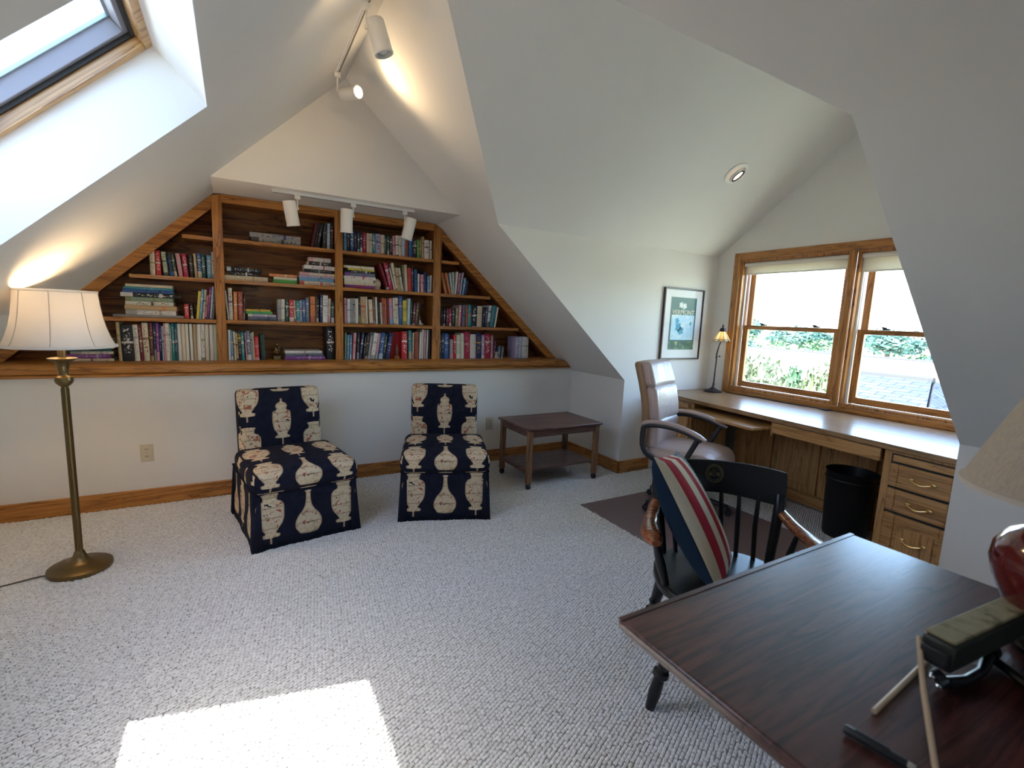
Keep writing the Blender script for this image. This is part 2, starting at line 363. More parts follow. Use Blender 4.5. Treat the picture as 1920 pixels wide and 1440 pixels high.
# ------------------------------------------------------------------ dormer window: two double-hung units
def window(name,y0,y1):
    W=root(name); X=XW
    yl,yr=y1,y0    # photo left is the larger y
    # jamb liner
    j=MB()
    j.b2((X,y1-.02,WZ0),(X+.16,y1,WZ1)); j.b2((X,y0,WZ0),(X+.16,y0+.02,WZ1)); j.b2((X,y0+.02,WZ1-.02),(X+.16,y1-.02,WZ1)); j.b2((X-.005,y0+.02,WZ0),(X+.16,y1-.02,WZ0+.025))
    j.build('jamb',oak['z'],W,.002)
    t=MB()
    for y in (y1-.034,y0+.02):
        t.b2((X+.045,y,WZ0+.025),(X+.06,y+.014,WZ1-.02))
    t.build('jamb_track',white_en,W)
    def sash(nm,x,z0,z1,bot,top,st=.048):
        a,b_=y0+.036,y1-.036; s=MB()
        s.b2((x,b_-st,z0),(x+.035,b_,z1),1); s.b2((x,a,z0),(x+.035,a+st,z1),1); s.b2((x,a+st,z0),(x+.035,b_-st,z0+bot)); s.b2((x,a+st,z1-top),(x+.035,b_-st,z1))
        o=s.build(nm,[oak['y'],oak['z']],W,.003)
        MB().b2((x+.014,a+st-.004,z0+bot-.004),(x+.018,b_-st+.004,z1-top+.004)).build('pane',glassw,o)
        return o
    lo=sash('lower_sash',X+.065,WZ0+.028,1.372,.05,.034)
    up=sash('upper_sash',X+.108,1.336,WZ1-.022,.036,.045)
    lk=MB()
    for f in (.25,.75):
        yy=y0+(y1-y0)*f; lk.box((X+.083,yy,1.379),(.03,.045,.012)); lk.tube([(X+.083,yy,1.386),(X+.07,yy+.03,1.392)],.006,8)
    lk.build('sash_lock',bronze,lo,.002)
    return W
window('window_1',1.952,WY1); window('window_2',WY0,1.908)
# casing around both units
CS=root('trim_1'); CT=.063
MB().b2((XW-.022,WY1,.735),(XW,WY1+CT,WZ1+CT)).build('side_casing',oak['z'],CS,.004); MB().b2((XW-.022,WY0-CT,.735),(XW,WY0,WZ1+CT)).build('side_casing',oak['z'],CS,.004)
MB().b2((XW-.022,WY0,WZ1),(XW,WY1,WZ1+CT)).build('head_casing',oak['y'],CS,.004); MB().b2((XW-.022,1.908,.78),(XW,1.952,WZ1)).build('mullion_casing',oak['z'],CS,.004); MB().b2((XW-.02,WY0,.735),(XW,WY1,WZ0+.004)).build('sill_casing',oak['y'],CS,.004)
def roller(y0,y1,drop,label):
    t=thing('roller_blind',label,'blind',(XW+.03,(y0+y1)/2,WZ1-.02)); L=(y1-y0)/2-.022
    MB().tube([(0.005,-L,-.02),(0.005,L,-.02)],.019,14).build('roll',cream_pl,t)
    MB().b2((.02,-L+.005,-drop),(.0225,L-.005,-.02)).build('cloth',shade_mat('blind_cloth',(.80,.75,.64),.35),t)
    MB().tube([(.021,-L+.005,-drop),(.021,L-.005,-drop)],.006,8).build('hem_bar',cream_pl,t)
    return t
roller(1.952,WY1,.105,'rolled up cream blind in the window nearer the framed print')
roller(WY0,1.908,.135,'rolled up cream blind in the window nearer the drawer pedestal')
# ------------------------------------------------------------------ skylight in the left slope
S=root('window_3'); DP=.277
up3=lambda p:tuple(Vector(p)+nl*DP)
q=[P(SK[0],SK[2]),P(SK[1],SK[2]),P(SK[1],SK[3]),P(SK[0],SK[3])]
# lower side of the well is cut level
for i,nn in ((0,(0,-1,0)),(1,(ML/1.382,0,ML*0+.69)),(2,(0,1,0)),(3,(-.72,0,-.69))):
    a,b_=q[i],q[(i+1)%4]
    MB().poly([a,b_,up3(b_),up3(a)],nn,0).build('well_lining',ceilp,S)
def SP(s,y,h): # s: metres up the slope from the well's upper edge (negative is down), h above the ceiling
    d=Vector((1,0,ML)).normalized(); return Vector((SK[1],0,zl(SK[1])))+d*s+nl*h+Vector((0,y,0))
LS=-(SK[1]-SK[0])*math.sqrt(1+ML*ML)
def frame(nm,m_,inset,wid,h0,h1,par,bev=.003):
    s0,s1,y0,y1=LS+inset,-inset,SK[2]+inset,SK[3]-inset; f=MB()
    def bar(sa,sb,ya,yb):
        vs=[SP(s_,y_,h_) for s_ in (sa,sb) for y_ in (ya,yb) for h_ in (h0,h1)]
        f.add(vs,[(0,1,3,2),(4,6,7,5),(0,4,5,1),(2,3,7,6),(0,2,6,4),(1,5,7,3)])
    bar(s0,s0+wid,y0,y1); bar(s1-wid,s1,y0,y1); bar(s0+wid,s1-wid,y0,y0+wid); bar(s0+wid,s1-wid,y1-wid,y1)
    return f.build(nm,m_,par,bev)
frame('casing',wood('skylight_pine',(.22,.10,.03),(.55,.31,.12),(.62,.37,.16),axis='x',sc=.5,rot=R_(43.65)),0,.03,DP-.035,DP+.03,S)
fr=frame('sash',sash_grey,.03,.028,DP+.02,DP+.085,S)
frame('sash_gasket',dark,.03,.012,DP+.005,DP+.02,fr,0)
frame('glazing_bead',mat('blue_grey_bead',(.42,.55,.62),.4),.058,.008,DP+.075,DP+.088,fr,0)
g=MB(); g.add([SP(LS+.05,SK[2]+.05,DP+.08),SP(-.05,SK[2]+.05,DP+.08),SP(-.05,SK[3]-.05,DP+.08),SP(LS+.05,SK[3]-.05,DP+.08)],[(0,1,2,3)]); g.build('pane',glassk,fr)
# added window in the back gable, letting in fill daylight
B=root('fill_window'); f=MB()
for x in (BX0,BX1-.05,(BX0+BX1)/2-.04): f.b2((x,YB-.1,BZ0),(x+.05 if x!=(BX0+BX1)/2-.04 else x+.08,YB-.02,BZ1))
f.b2((BX0,YB-.1,BZ0),(BX1,YB-.02,BZ0+.05)); f.b2((BX0,YB-.1,BZ1-.05),(BX1,YB-.02,BZ1)); f.build('sash',oak['x'],B,.003)
MB().b2((BX0,YB-.06,BZ0),(BX1,YB-.056,BZ1)).build('pane',glassk,B)
BOOKS = """
A1|-0.6753|0.0183|0.256|-0.0068|tan|olive
A1|-0.6553|0.0625|0.2403|-0.0036|black|white
A1|-0.5911|0.0274|0.2419|-0.0046|ivory|grey
A1|-0.5603|0.0155|0.2429|-0.0053|dark red|cream
A1|-0.5413|0.0331|0.256|-0.0053|cream|brown
A1|-0.5065|0.0193|0.256|-0.001|maroon|gold
A1|-0.4863|0.0116|0.256|0.0007|navy|pale blue
A1|-0.473|0.016|0.256|0.0024|purple|pink
A1|-0.4563|0.0135|0.2469|0.0023|navy|lilac
A1|-0.4417|0.0104|0.2365|0.002|pale blue|navy
A1|-0.4303|0.009|0.256|0.0018|pink|red
A1|-0.4205|0.0226|0.256|0.0018|white|grey
A1|-0.3961|0.0091|0.249|0.0008|sage green|white
A1|-0.3862|0.0156|0.256|0.0008|teal|white
A1|-0.3688|0.0183|0.256|-0.0002|dark teal|lilac
A1|-0.3487|0.0203|0.256|-0.0012|white|white
A1|-0.3276|0.0214|0.256|-0.0012|cream|cream
A1|-0.305|0.0194|0.256|-0.0014|ivory|ivory
A1|-0.28|0.0169|0.256|-0.0015|white|white
A1|-0.2623|0.02|0.256|0.0018|tan|tan
A1|-0.2415|0.0239|0.256|0.004|white|white
A1|-0.2168|0.0222|0.256|0.0041|white|olive
A1|-0.1908|0.0232|0.256|0.0012|ivory|ivory
A1|-0.1637|0.0234|0.256|0.0008|white|white
A1|-0.1395|0.0207|0.256|0.0015|pale green|cream
A2|-0.3021|0.0257|0.1005|-0.0012|red|white
A2|-0.2683|0.0162|0.1028|-0.0029|black|cream
A2|-0.2375|0.0164|0.1946|0.0203|yellow|cream
A2|-0.2202|0.0154|0.2086|0.0219|light blue|white
A2|-0.2014|0.0132|0.2073|0.0215|cream|navy
A2|-0.1865|0.0099|0.1672|0.019|pink|navy
A2|-0.1749|0.015|0.2274|0.0247|purple|pink
A2|-0.1566|0.0117|0.2298|0.0224|pale blue|white
A2|-0.1432|0.0118|0.2012|0.0187|slate|navy
A3|-0.4817|0.0282|0.16|0.0013|cream|olive
A3|-0.4491|0.0273|0.1606|-0.0017|red|white
A3|-0.407|0.0253|0.1572|-0.0108|pale green|dark green
A3|-0.3747|0.0256|0.1535|-0.0159|black|blue
A3|-0.348|0.0164|0.1548|-0.0164|dark green|cream
A3|-0.3235|0.0248|0.1557|-0.0159|pink|grey
A3|-0.294|0.0262|0.153|-0.0087|crimson|white
A3|-0.2618|0.0216|0.1515|-0.0019|black|grey
A3|-0.2306|0.0146|0.1627|-0.0065|tan|cream
A3|-0.2148|0.0256|0.166|-0.0029|blue|cream
A3|-0.188|0.0197|0.1594|-0.0009|dark teal|white
A3|-0.1598|0.0273|0.1589|0.0|light blue|white
A3|-0.1313|0.0125|0.1859|0.0003|white|grey
B1|-0.053|0.0162|0.2194|0.0018|white|white
B1|-0.033|0.0156|0.2132|-0.0014|light blue|cream
B1|-0.0135|0.0118|0.2092|-0.0039|cream|red
B1|-0.0009|0.0149|0.2005|-0.0037|tan|black
B1|0.016|0.019|0.2192|-0.0054|black|yellow
B1|0.0357|0.0179|0.2062|-0.005|teal|white
B1|0.0616|0.0089|0.2022|-0.0069|pink|purple
B1|0.0713|0.0245|0.2164|-0.0073|slate|white
B1|0.0965|0.0134|0.1986|-0.0067|grey|black
B1|0.1107|0.0106|0.2059|-0.007|cream|cream
B1|0.1221|0.0265|0.1741|-0.0053|red|pink
B1|0.1609|0.0289|0.1914|-0.0063|dark green|black
B1|0.6297|0.0555|0.256|-0.0055|black|white
B2|-0.0456|0.009|0.2077|-0.0129|white|white
B2|-0.0358|0.0253|0.2268|-0.003|ivory|purple
B2|-0.0086|0.0236|0.202|0.0028|orange|cream
B2|0.0209|0.0278|0.2034|0.0016|brick|pink
B2|0.0507|0.009|0.2003|0.0093|maroon|grey
B2|0.277|0.0234|0.162|0.0006|grey|slate
B2|0.3013|0.0249|0.1654|0.0027|ivory|grey
B2|0.3305|0.026|0.1665|0.0025|dark green|white
B2|0.3586|0.0305|0.1629|0.0011|red|white
B2|0.3914|0.0132|0.1591|-0.0003|cream|red
B2|0.4067|0.0265|0.16|-0.0003|teal|white
B2|0.4341|0.0147|0.1632|0.0001|pale blue|red
B2|0.451|0.0246|0.1711|-0.0014|blue|white
B2|0.4769|0.0234|0.1863|-0.0019|slate|pale blue
B2|0.5071|0.0341|0.1975|0.0003|orange|brick
B2|0.542|0.0091|0.1987|0.0042|brown|brown
B2|0.5525|0.016|0.1969|0.005|black|cream
B2|0.5778|0.0162|0.2171|0.0028|navy|white
B2|0.5962|0.0372|0.2112|0.0044|white|grey
B2|0.6358|0.0211|0.1884|0.0048|cream|pink
B2|0.6616|0.0236|0.1698|0.0005|dark green|white
B4|0.5177|0.0186|0.186|0.0379|maroon|black
B4|0.5397|0.0142|0.192|0.0374|black|maroon
B4|0.5575|0.0179|0.1937|0.0386|black|grey
B4|0.6023|0.0271|0.189|0.0091|black|slate
B4|0.6362|0.0228|0.1925|0.003|pale blue|grey
B4|0.6636|0.0216|0.211|0.0|black|pink
C4|0.7615|0.0214|0.1629|0.0011|light blue|navy
C4|0.7848|0.0215|0.1574|0.0009|black|grey
C4|0.8103|0.0256|0.1664|0.0008|blue|white
C4|0.8398|0.0199|0.1572|0.0006|black|tan
C4|0.8657|0.018|0.1578|0.0004|navy|pale blue
C4|0.8877|0.0161|0.1539|0.0003|black|white
C4|0.9078|0.0263|0.1566|0.0002|crimson|pink
C4|0.9381|0.0224|0.1555|0.0|cream|pink
C4|0.9613|0.0197|0.1557|0.0|cream|brown
C4|0.9818|0.0256|0.1582|0.0|teal|white
C4|1.0082|0.0434|0.1598|0.0|lilac|navy
C4|1.0524|0.0287|0.1574|0.0|cream|olive
C4|1.0832|0.019|0.1601|-0.0008|dark green|grey
C4|1.1064|0.017|0.1624|-0.001|dark green|cream
C4|1.1277|0.0214|0.1523|-0.001|black|white
C4|1.1513|0.0254|0.1591|-0.0012|pink|maroon
C4|1.1775|0.0274|0.1661|-0.0013|ivory|black
C4|1.2057|0.0193|0.1686|-0.0013|cream|teal
C4|1.2294|0.0281|0.1587|-0.0017|pale blue|pink
C4|1.2584|0.0285|0.1531|-0.0016|brown|red
C4|1.2891|0.029|0.1606|-0.0021|blue|teal
C4|1.3204|0.036|0.1576|-0.0022|black|white
C4|1.3587|0.0227|0.1521|-0.0023|green|yellow
C4|1.3837|0.0183|0.15|-0.0024|olive|cream
C4|1.4042|0.0202|0.1826|-0.0031|tan|brown
C4|1.4252|0.0437|0.1576|-0.0027|white|black
C4|1.4759|0.0163|0.1568|-0.0031|cream|black
C3|1.1094|0.0185|0.21|-0.0712|dark red|maroon
C3|1.1297|0.0306|0.2217|-0.0544|crimson|white
C3|1.1679|0.009|0.1856|-0.0457|white|white
C3|1.1777|0.0207|0.2254|-0.0413|cream|olive
C3|1.1993|0.0271|0.1893|-0.0306|tan|brown
C3|1.2323|0.0159|0.1905|-0.0357|white|dark red
C3|1.2496|0.0109|0.2145|-0.0186|olive|tan
C3|1.2619|0.0229|0.2206|-0.0116|cream|cream
C3|1.2872|0.03|0.1965|-0.0081|red|brick
C3|1.3195|0.0162|0.2114|-0.0044|black|grey
C3|1.3451|0.0253|0.1888|-0.0071|blue|dark green
C3|1.3711|0.0138|0.1551|-0.0004|white|grey
C3|1.3967|0.026|0.1499|-0.0036|pink|purple
C3|1.4251|0.0238|0.1758|-0.003|navy|blue
C3|1.4585|0.0192|0.1418|-0.0026|light blue|white
C3|1.4801|0.0121|0.1498|0.002|white|grey
C2|0.7621|0.0184|0.2002|-0.0027|pink|purple
C2|0.7846|0.0226|0.1952|-0.0009|white|grey
C2|0.808|0.0199|0.2003|-0.001|grey|slate
C2|0.8287|0.0179|0.2011|-0.001|grey|black
C2|0.8488|0.023|0.1999|-0.0022|ivory|cream
C2|0.876|0.0168|0.2177|-0.0061|black|olive
C2|0.8949|0.0382|0.2173|-0.007|tan|red
C2|0.934|0.0141|0.2187|-0.0056|cream|cream
C2|0.9631|0.0302|0.1989|-0.0102|cream|orange
C2|0.9954|0.0152|0.2172|-0.0089|brown|grey
C2|1.015|0.0153|0.2203|-0.0081|ivory|pale green
C2|1.039|0.0162|0.1805|-0.0097|black|brown
C2|1.0565|0.0154|0.1791|-0.0094|cream|tan
C2|1.0742|0.0213|0.2167|-0.0115|brick|maroon
C2|1.0963|0.0133|0.2154|-0.011|orange|pink
C2|1.1119|0.0156|0.2162|-0.0112|dark red|maroon
C2|1.1298|0.027|0.2151|-0.0103|pink|light blue
C2|1.1612|0.0176|0.2208|-0.0095|ivory|grey
C2|1.1797|0.0269|0.2242|-0.0084|cream|brown
C2|1.2089|0.0312|0.2391|-0.0034|blue|lilac
C2|1.241|0.0347|0.2057|0.0006|yellow|olive
C2|1.278|0.0233|0.2228|0.0044|pale blue|white
C2|1.3059|0.014|0.2085|0.0079|dark green|grey
C2|1.327|0.0188|0.1874|0.0116|maroon|white
C2|1.3482|0.0213|0.1952|0.015|brown|tan
C2|1.3719|0.0119|0.1871|0.0162|black|black
C1|0.7596|0.0141|0.2163|0.0045|sage green|green
C1|0.7778|0.0182|0.1955|0.0053|light blue|cream
C1|0.8021|0.0122|0.1982|0.0052|light blue|white
C1|0.8225|0.0205|0.2161|0.0124|pink|red
C1|0.8553|0.0165|0.2191|0.0112|black|grey
C1|0.876|0.0187|0.22|0.0249|navy|white
C1|0.9072|0.0126|0.1968|0.0195|black|cream
C1|0.9239|0.0189|0.217|0.0227|black|tan
C1|0.945|0.019|0.2002|0.027|grey|lilac
C1|0.9661|0.0341|0.2186|0.0335|white|sage green
C1|1.0045|0.0236|0.2172|0.0297|pink|grey
C1|1.0324|0.0325|0.2225|0.028|blue|pale blue
C1|1.0693|0.0175|0.21|0.0281|dark green|cream
C1|1.0911|0.033|0.2221|0.037|navy|lilac
C1|1.236|0.048|0.237|-0.0009|red|white
C1|1.2978|0.0278|0.2452|-0.0066|teal|tan
C1|1.3302|0.0093|0.2278|0.0005|cream|pink
C1|1.3511|0.0352|0.2355|-0.0034|brick|brown
C1|1.391|0.0165|0.2343|0.0059|white|white
C1|1.4099|0.0166|0.256|0.0053|cream|cream
C1|1.4313|0.0239|0.256|0.0013|mauve|pink
C1|1.4576|0.012|0.256|0.0045|white|white
C1|1.4744|0.0178|0.256|0.0016|black|black
D3|1.6207|0.0257|0.1825|-0.0442|orange|tan
D3|1.6601|0.0207|0.1835|-0.0465|orange|teal
D3|1.6826|0.0139|0.189|-0.0255|pale blue|white
D3|1.6972|0.0131|0.1922|-0.012|pale green|white
D3|1.7121|0.014|0.1995|0.0138|white|cream
D3|1.7401|0.0141|0.1892|0.0105|pink|purple
D3|1.7559|0.0159|0.1989|0.0252|lilac|pale blue
D3|1.7824|0.0177|0.1532|0.0207|light blue|white
D3|1.8055|0.0268|0.1261|0.0125|navy|black
D2|1.5877|0.0171|0.1597|-0.0027|black|slate
D2|1.6099|0.0172|0.156|0.0033|black|white
D2|1.6375|0.0225|0.1554|0.0023|maroon|pink
D2|1.6653|0.0209|0.1546|-0.0013|crimson|cream
D2|1.6915|0.0263|0.1605|0.0011|black|pale blue
D2|1.7266|0.0248|0.1699|0.0038|olive|cream
D2|1.7532|0.0231|0.1904|0.0079|pink|white
D2|1.7799|0.0143|0.1653|0.0052|dark red|purple
D2|1.796|0.027|0.1948|0.0049|slate|navy
D2|1.8303|0.0192|0.1959|-0.0015|brick|orange
D2|1.8502|0.0364|0.1987|-0.0015|teal|orange
D2|1.8903|0.046|0.1956|-0.0019|black|white
D2|1.9401|0.0522|0.1914|0.0044|cream|tan
D2|1.996|0.0188|0.1798|0.0084|black|lilac
D2|2.0223|0.0208|0.1841|0.0091|navy|pale blue
D2|2.0469|0.0285|0.2007|0.0198|white|black
D2|2.0774|0.0403|0.204|0.025|teal|slate
D2|2.1196|0.0174|0.192|0.0298|white|white
D1|1.5848|0.0152|0.2274|-0.0062|dark teal|white
D1|1.6025|0.0203|0.2301|-0.0014|navy|white
D1|1.6253|0.0383|0.2283|-0.0016|blue|pale blue
D1|1.6662|0.0129|0.2122|-0.0033|navy|navy
D1|1.6816|0.031|0.1744|-0.0032|grey|pink
D1|1.7179|0.0261|0.2106|-0.0048|red|white
D1|1.745|0.041|0.2159|-0.0039|pale green|white
D1|1.7886|0.0345|0.2309|-0.0054|ivory|pale green
D1|1.8257|0.0509|0.2437|-0.0062|crimson|pink
D1|1.882|0.0586|0.2229|-0.0055|white|cream
D1|1.9417|0.055|0.2336|-0.0054|navy|gold
D1|1.9994|0.0306|0.2172|-0.0038|lilac|white
D1|2.0328|0.059|0.2278|-0.0017|crimson|white
D1|2.0974|0.0255|0.2161|-0.0001|mauve|pink
D1|2.1257|0.0171|0.1816|0.0125|maroon|mauve
D1|2.1772|0.0173|0.1114|0.0068|slate|pale blue
D1|2.209|0.0174|0.1115|0.0111|slate|white
D1|2.3681|0.0391|0.2072|-0.0007|lilac|white
D1|2.4085|0.0352|0.2076|-0.0011|pale blue|lilac
D1|2.4467|0.0707|0.2084|-0.0024|white|sage green
"""
STACKS = """
A2|-0.6923|-0.3067|1.253|0.0162|grey|grey
A2|-0.6249|-0.3511|1.2697|0.031|white|grey
A2|-0.6278|-0.3448|1.3012|0.031|tan|orange
A2|-0.6234|-0.3622|1.3327|0.0248|ivory|black
A2|-0.622|-0.3669|1.358|0.0284|sage green|olive
A2|-0.6465|-0.3258|1.3869|0.0272|black|white
A2|-0.635|-0.3606|1.4147|0.0226|blue|navy
A2|-0.6292|-0.3622|1.4377|0.0146|teal|light blue
A2|-0.6176|-0.3637|1.4528|0.0183|cream|cream
A1|-0.9467|-0.7041|0.963|0.0165|cream|brown
A1|-0.9538|-0.7194|0.98|0.0283|purple|lilac
A1|-0.9183|-0.7041|1.0089|0.019|ivory|grey
A1|-0.9397|-0.7117|1.0284|0.0189|dark teal|black
A1|-0.904|-0.7003|1.0478|0.0618|white|grey
B1|0.3218|0.6113|0.963|0.0265|purple|lilac
B1|0.3261|0.5972|0.99|0.0217|slate|black
B1|0.3239|0.5878|1.0122|0.0202|white|grey
B2|0.0808|0.273|1.253|0.0282|slate|navy
B2|0.0828|0.2688|1.2817|0.0182|lilac|white
B2|0.0708|0.2434|1.3005|0.0205|green|teal
B2|0.0587|0.2308|1.3214|0.0127|yellow|red
B3a|-0.0551|0.2195|1.536|0.035|cream|tan
B3a|-0.034|0.16|1.5715|0.0272|black|white
B3a|-0.0398|0.1845|1.5992|0.0289|black|pale blue
B3b|0.2567|0.4169|1.536|0.0274|green|green
B3b|0.2588|0.4169|1.5639|0.0183|ivory|cream
B3b|0.2297|0.4191|1.5827|0.0205|orange|cream
B3c|0.4364|0.693|1.536|0.0304|cream|red
B3c|0.4342|0.6836|1.5669|0.0244|light blue|slate
B3c|0.4298|0.6883|1.5918|0.0159|lilac|slate
B3c|0.4364|0.6921|1.6082|0.0244|cream|pink
B3c|0.4695|0.6789|1.6331|0.0245|black|grey
B3c|0.4695|0.6907|1.658|0.0292|white|red
B3c|0.4895|0.6649|1.6877|0.0283|black|cream
B3c|0.5029|0.6626|1.7165|0.0312|ivory|pink
B4|0.1194|0.4462|1.82|0.0334|grey|black
B4|0.1114|0.4484|1.8539|0.0334|grey|navy
C3|0.7639|1.0058|1.536|0.0248|purple|red
C3|0.7619|1.0058|1.5613|0.0215|cream|tan
C3|0.7619|0.9886|1.5833|0.024|ivory|pale green
C3|0.7579|1.0101|1.6078|0.0231|white|red
C3|0.7639|1.0058|1.6314|0.0256|slate|purple
C3|0.7639|1.0015|1.6576|0.0186|black|white
C3|0.7924|1.0015|1.6767|0.0149|yellow|olive
C3|0.7599|0.9972|1.6922|0.019|white|yellow
"""
# ------------------------------------------------------------------ built-in bookcase
BF,BB=3.996,4.31          # front face and back
ZT={1:.960,2:1.253,3:1.536,4:1.820}; TH=.026
bc=thing('bookcase','built in golden oak bookcase filling the gable between the two sloping ceilings','bookcase',(0,0,0))
g=lambda x:min(zl(x),zr(x),ZSF)-.004
xl0=XA-(ZSF-.96)/ML; xr0=XBk+(ZSF-.96)/MR
# ledge with a rounded nose and a shaped right end
led=MB(); prof=[(4.31,.895),(3.852,.895),(3.838,.903),(3.832,.918),(3.834,.936),(3.845,.952),(3.865,.960),(4.31,.960)]
xe=XK-.02
vs=[(XL+.004,y,z) for y,z in prof]+[(min(xe,XK-(z-ZK)/MR-.012) if z>.9 else xe-.035,y,z) for y,z in prof]; k=len(prof)
led.add(vs,[tuple(range(k)),tuple(range(2*k-1,k-1,-1))]+[(i,(i+1)%k,(i+1)%k+k,i+k) for i in range(k)])
led.build('ledge',oak['x'],bc)
led2=MB().b2((XL+.004,3.845,.876),(XK-.05,YW,.895)); led2.build('ledge_moulding',oak['x'],bc,.005)
STL=[(-.117,-.055),(.687,.746),(1.494,1.567)]
for a,b_ in STL:
    zt=ZSF-.003 if a!=1.494 else ZSF-.003
    MB().poly([(a,BF,.96),(b_,BF,.96),(b_,BF,min(zt,zr(b_)-.004)),(a,BF,min(zt,zl(a)-.004))],(0,1,0),.022).build('stile',oak['z'],bc,.002)
    m_=(a+b_)/2; MB().b2((m_-.012,BF+.022,.96),(m_+.012,BB-.01,min(2.10,g(m_-.012)-.02,g(m_+.012)-.02))).build('partition',oak['z'],bc)
for a,b_ in ((-.055,.687),(.746,1.494)):
    MB().b2((a,BF,2.058),(b_,BF+.022,ZSF-.003)).build('top_rail',oak['x'],bc,.002)
rw=.088
MB().poly([(xl0,BF,.962),(xl0+rw/ML,BF,.962),(-.117,BF,zl(-.117)-rw-.004),(-.117,BF,zl(-.117)-.004)],(0,1,0),.022).build('rake_board',oak['x'],bc,.002)
MB().poly([(1.567,BF,zr(1.567)-.004),(1.567,BF,zr(1.567)-rw-.004),(xr0-rw/MR,BF,.962),(xr0,BF,.962)],(0,1,0),.022).build('rake_board',oak['x'],bc,.002)
MB().poly([(xl0+.05,BF+.022,zl(xl0+.05)-.05),(-.117,BF+.022,zl(-.117)-.05),(-.117,BB-.012,zl(-.117)-.05),(xl0+.05,BB-.012,zl(xl0+.05)-.05)],nl,.02).build('sloping_panel',oak_shaded,bc)
MB().poly([(1.567,BF+.022,zr(1.567)-.05),(xr0-.05,BF+.022,zr(xr0-.05)-.05),(xr0-.05,BB-.012,zr(xr0-.05)-.05),(1.567,BB-.012,zr(1.567)-.05)],nr,.02).build('sloping_panel',oak_shaded,bc)
MB().poly([(xl0,BB-.012,.96),(xr0,BB-.012,.96),(XBk,BB-.012,ZSF),(XA,BB-.012,ZSF)],(0,1,0),.012).build('back_panel',oak_shaded,bc)
MB().b2((-.055,BF+.022,2.07),(1.494,BB-.012,2.09)).build('top_panel',oak_shaded,bc)
for i in (2,3,4):
    z=ZT[i]
    for a,b_ in ((max(xl0,XA-(ZSF-z)/ML)+.085/ML+.03,-.117),(-.055,.687),(.746,1.494),(1.567,min(xr0,XBk+(ZSF-z)/MR)-.085/MR-.03)):
        mm=MB(); mm.b2((a,BF+.002,z-TH),(b_,BF+.024,z)); mm.b2((a,BF+.024,z-.02),(b_,BB-.013,z)); mm.build('shelf',oak['x'],bc,.002)
# ------------------------------------------------------------------ books
PAL={'white':(.78,.76,.72),'ivory':(.74,.70,.60),'cream':(.72,.63,.48),'tan':(.52,.38,.20),'olive':(.26,.25,.09),'black':(.016,.016,.02),'dark red':(.20,.012,.02),'maroon':(.12,.015,.03),
'red':(.55,.03,.035),'crimson':(.42,.015,.06),'brick':(.36,.09,.05),'orange':(.68,.24,.08),'brown':(.17,.08,.045),'navy':(.02,.03,.12),'blue':(.035,.11,.32),'light blue':(.16,.38,.58),'pale blue':(.48,.60,.70),
'teal':(.03,.26,.30),'dark teal':(.015,.11,.13),'sage green':(.26,.36,.27),'green':(.10,.40,.10),'pale green':(.52,.62,.46),'dark green':(.018,.07,.045),'purple':(.22,.06,.28),'lilac':(.46,.40,.58),'pink':(.66,.33,.38),
'mauve':(.38,.25,.28),'grey':(.36,.35,.34),'slate':(.16,.19,.26),'yellow':(.72,.60,.08),'gold':(.5,.36,.1)}
def book_mat(name,horizontal):
    m=mat(name,(.5,.5,.5),.5); n=N(m)
    c=n.n('VertexColor',layer_name='cover').outputs[0]; k=n.n('VertexColor',layer_name='ink').outputs[0]
    uv=n.n('UVMap',uv_map='UV'); sp=n.n('SeparateXYZ'); n.l(uv.outputs[0],sp.inputs[0]); U,V=sp.outputs[0],sp.outputs[1]
    oi=n.n('ObjectInfo').outputs['Random']
    cb=n.n('CombineXYZ'); n.l(n.math('ADD',n.math('MULTIPLY',U,2.2),n.math('MULTIPLY',oi,50)),cb.inputs[0]); n.l(n.math('ADD',n.math('MULTIPLY',V,13),n.math('MULTIPLY',oi,80)),cb.inputs[1])
    z=n.n('TexNoise',i_Scale=1.6,i_Detail=1.5); n.l(cb.outputs[0],z.inputs[0])
    inside=n.math('MULTIPLY',n.math('MULTIPLY',n.math('GREATER_THAN',U,.22),n.math('LESS_THAN',U,.78)),n.math('MULTIPLY',n.math('GREATER_THAN',V,.22),n.math('LESS_THAN',V,.9)))
    txt=n.math('MULTIPLY',inside,n.math('GREATER_THAN',z.outputs[0],.55))
    band=n.math('MULTIPLY',n.math('LESS_THAN',n.math('ABSOLUTE',n.math('SUBTRACT',V,n.math('MULTIPLY_ADD',oi,.25))),.028),1.0)
    base=n.math('MULTIPLY',n.math('LESS_THAN',V,n.math('MULTIPLY',oi,.3)),n.math('GREATER_THAN',n.math('FRACT',n.math('MULTIPLY',oi,17.3)),.6))
    spine=n.math('LESS_THAN',V,2.0)
    msk=n.math('MULTIPLY',spine,n.math('MINIMUM',n.math('ADD',n.math('ADD',txt,band),base),1.0))
    n.l(n.mix(n.math('MULTIPLY',msk,.85),c,k),n.b.inputs['Base Color']); return m
bk_mat=book_mat('book_cover',False); page_mat=mat('book_pages',(.72,.66,.54),.9)
def ramp_col(me,name,c):
    a=me.color_attributes.new(name,'BYTE_COLOR','CORNER'); 
    srgb=[12.92*x if x<.0031308 else 1.055*x**(1/2.4)-.055 for x in c]
    a.data.foreach_set('color_srgb',np.tile(np.array([*srgb,1],np.float32),len(me.loops)))
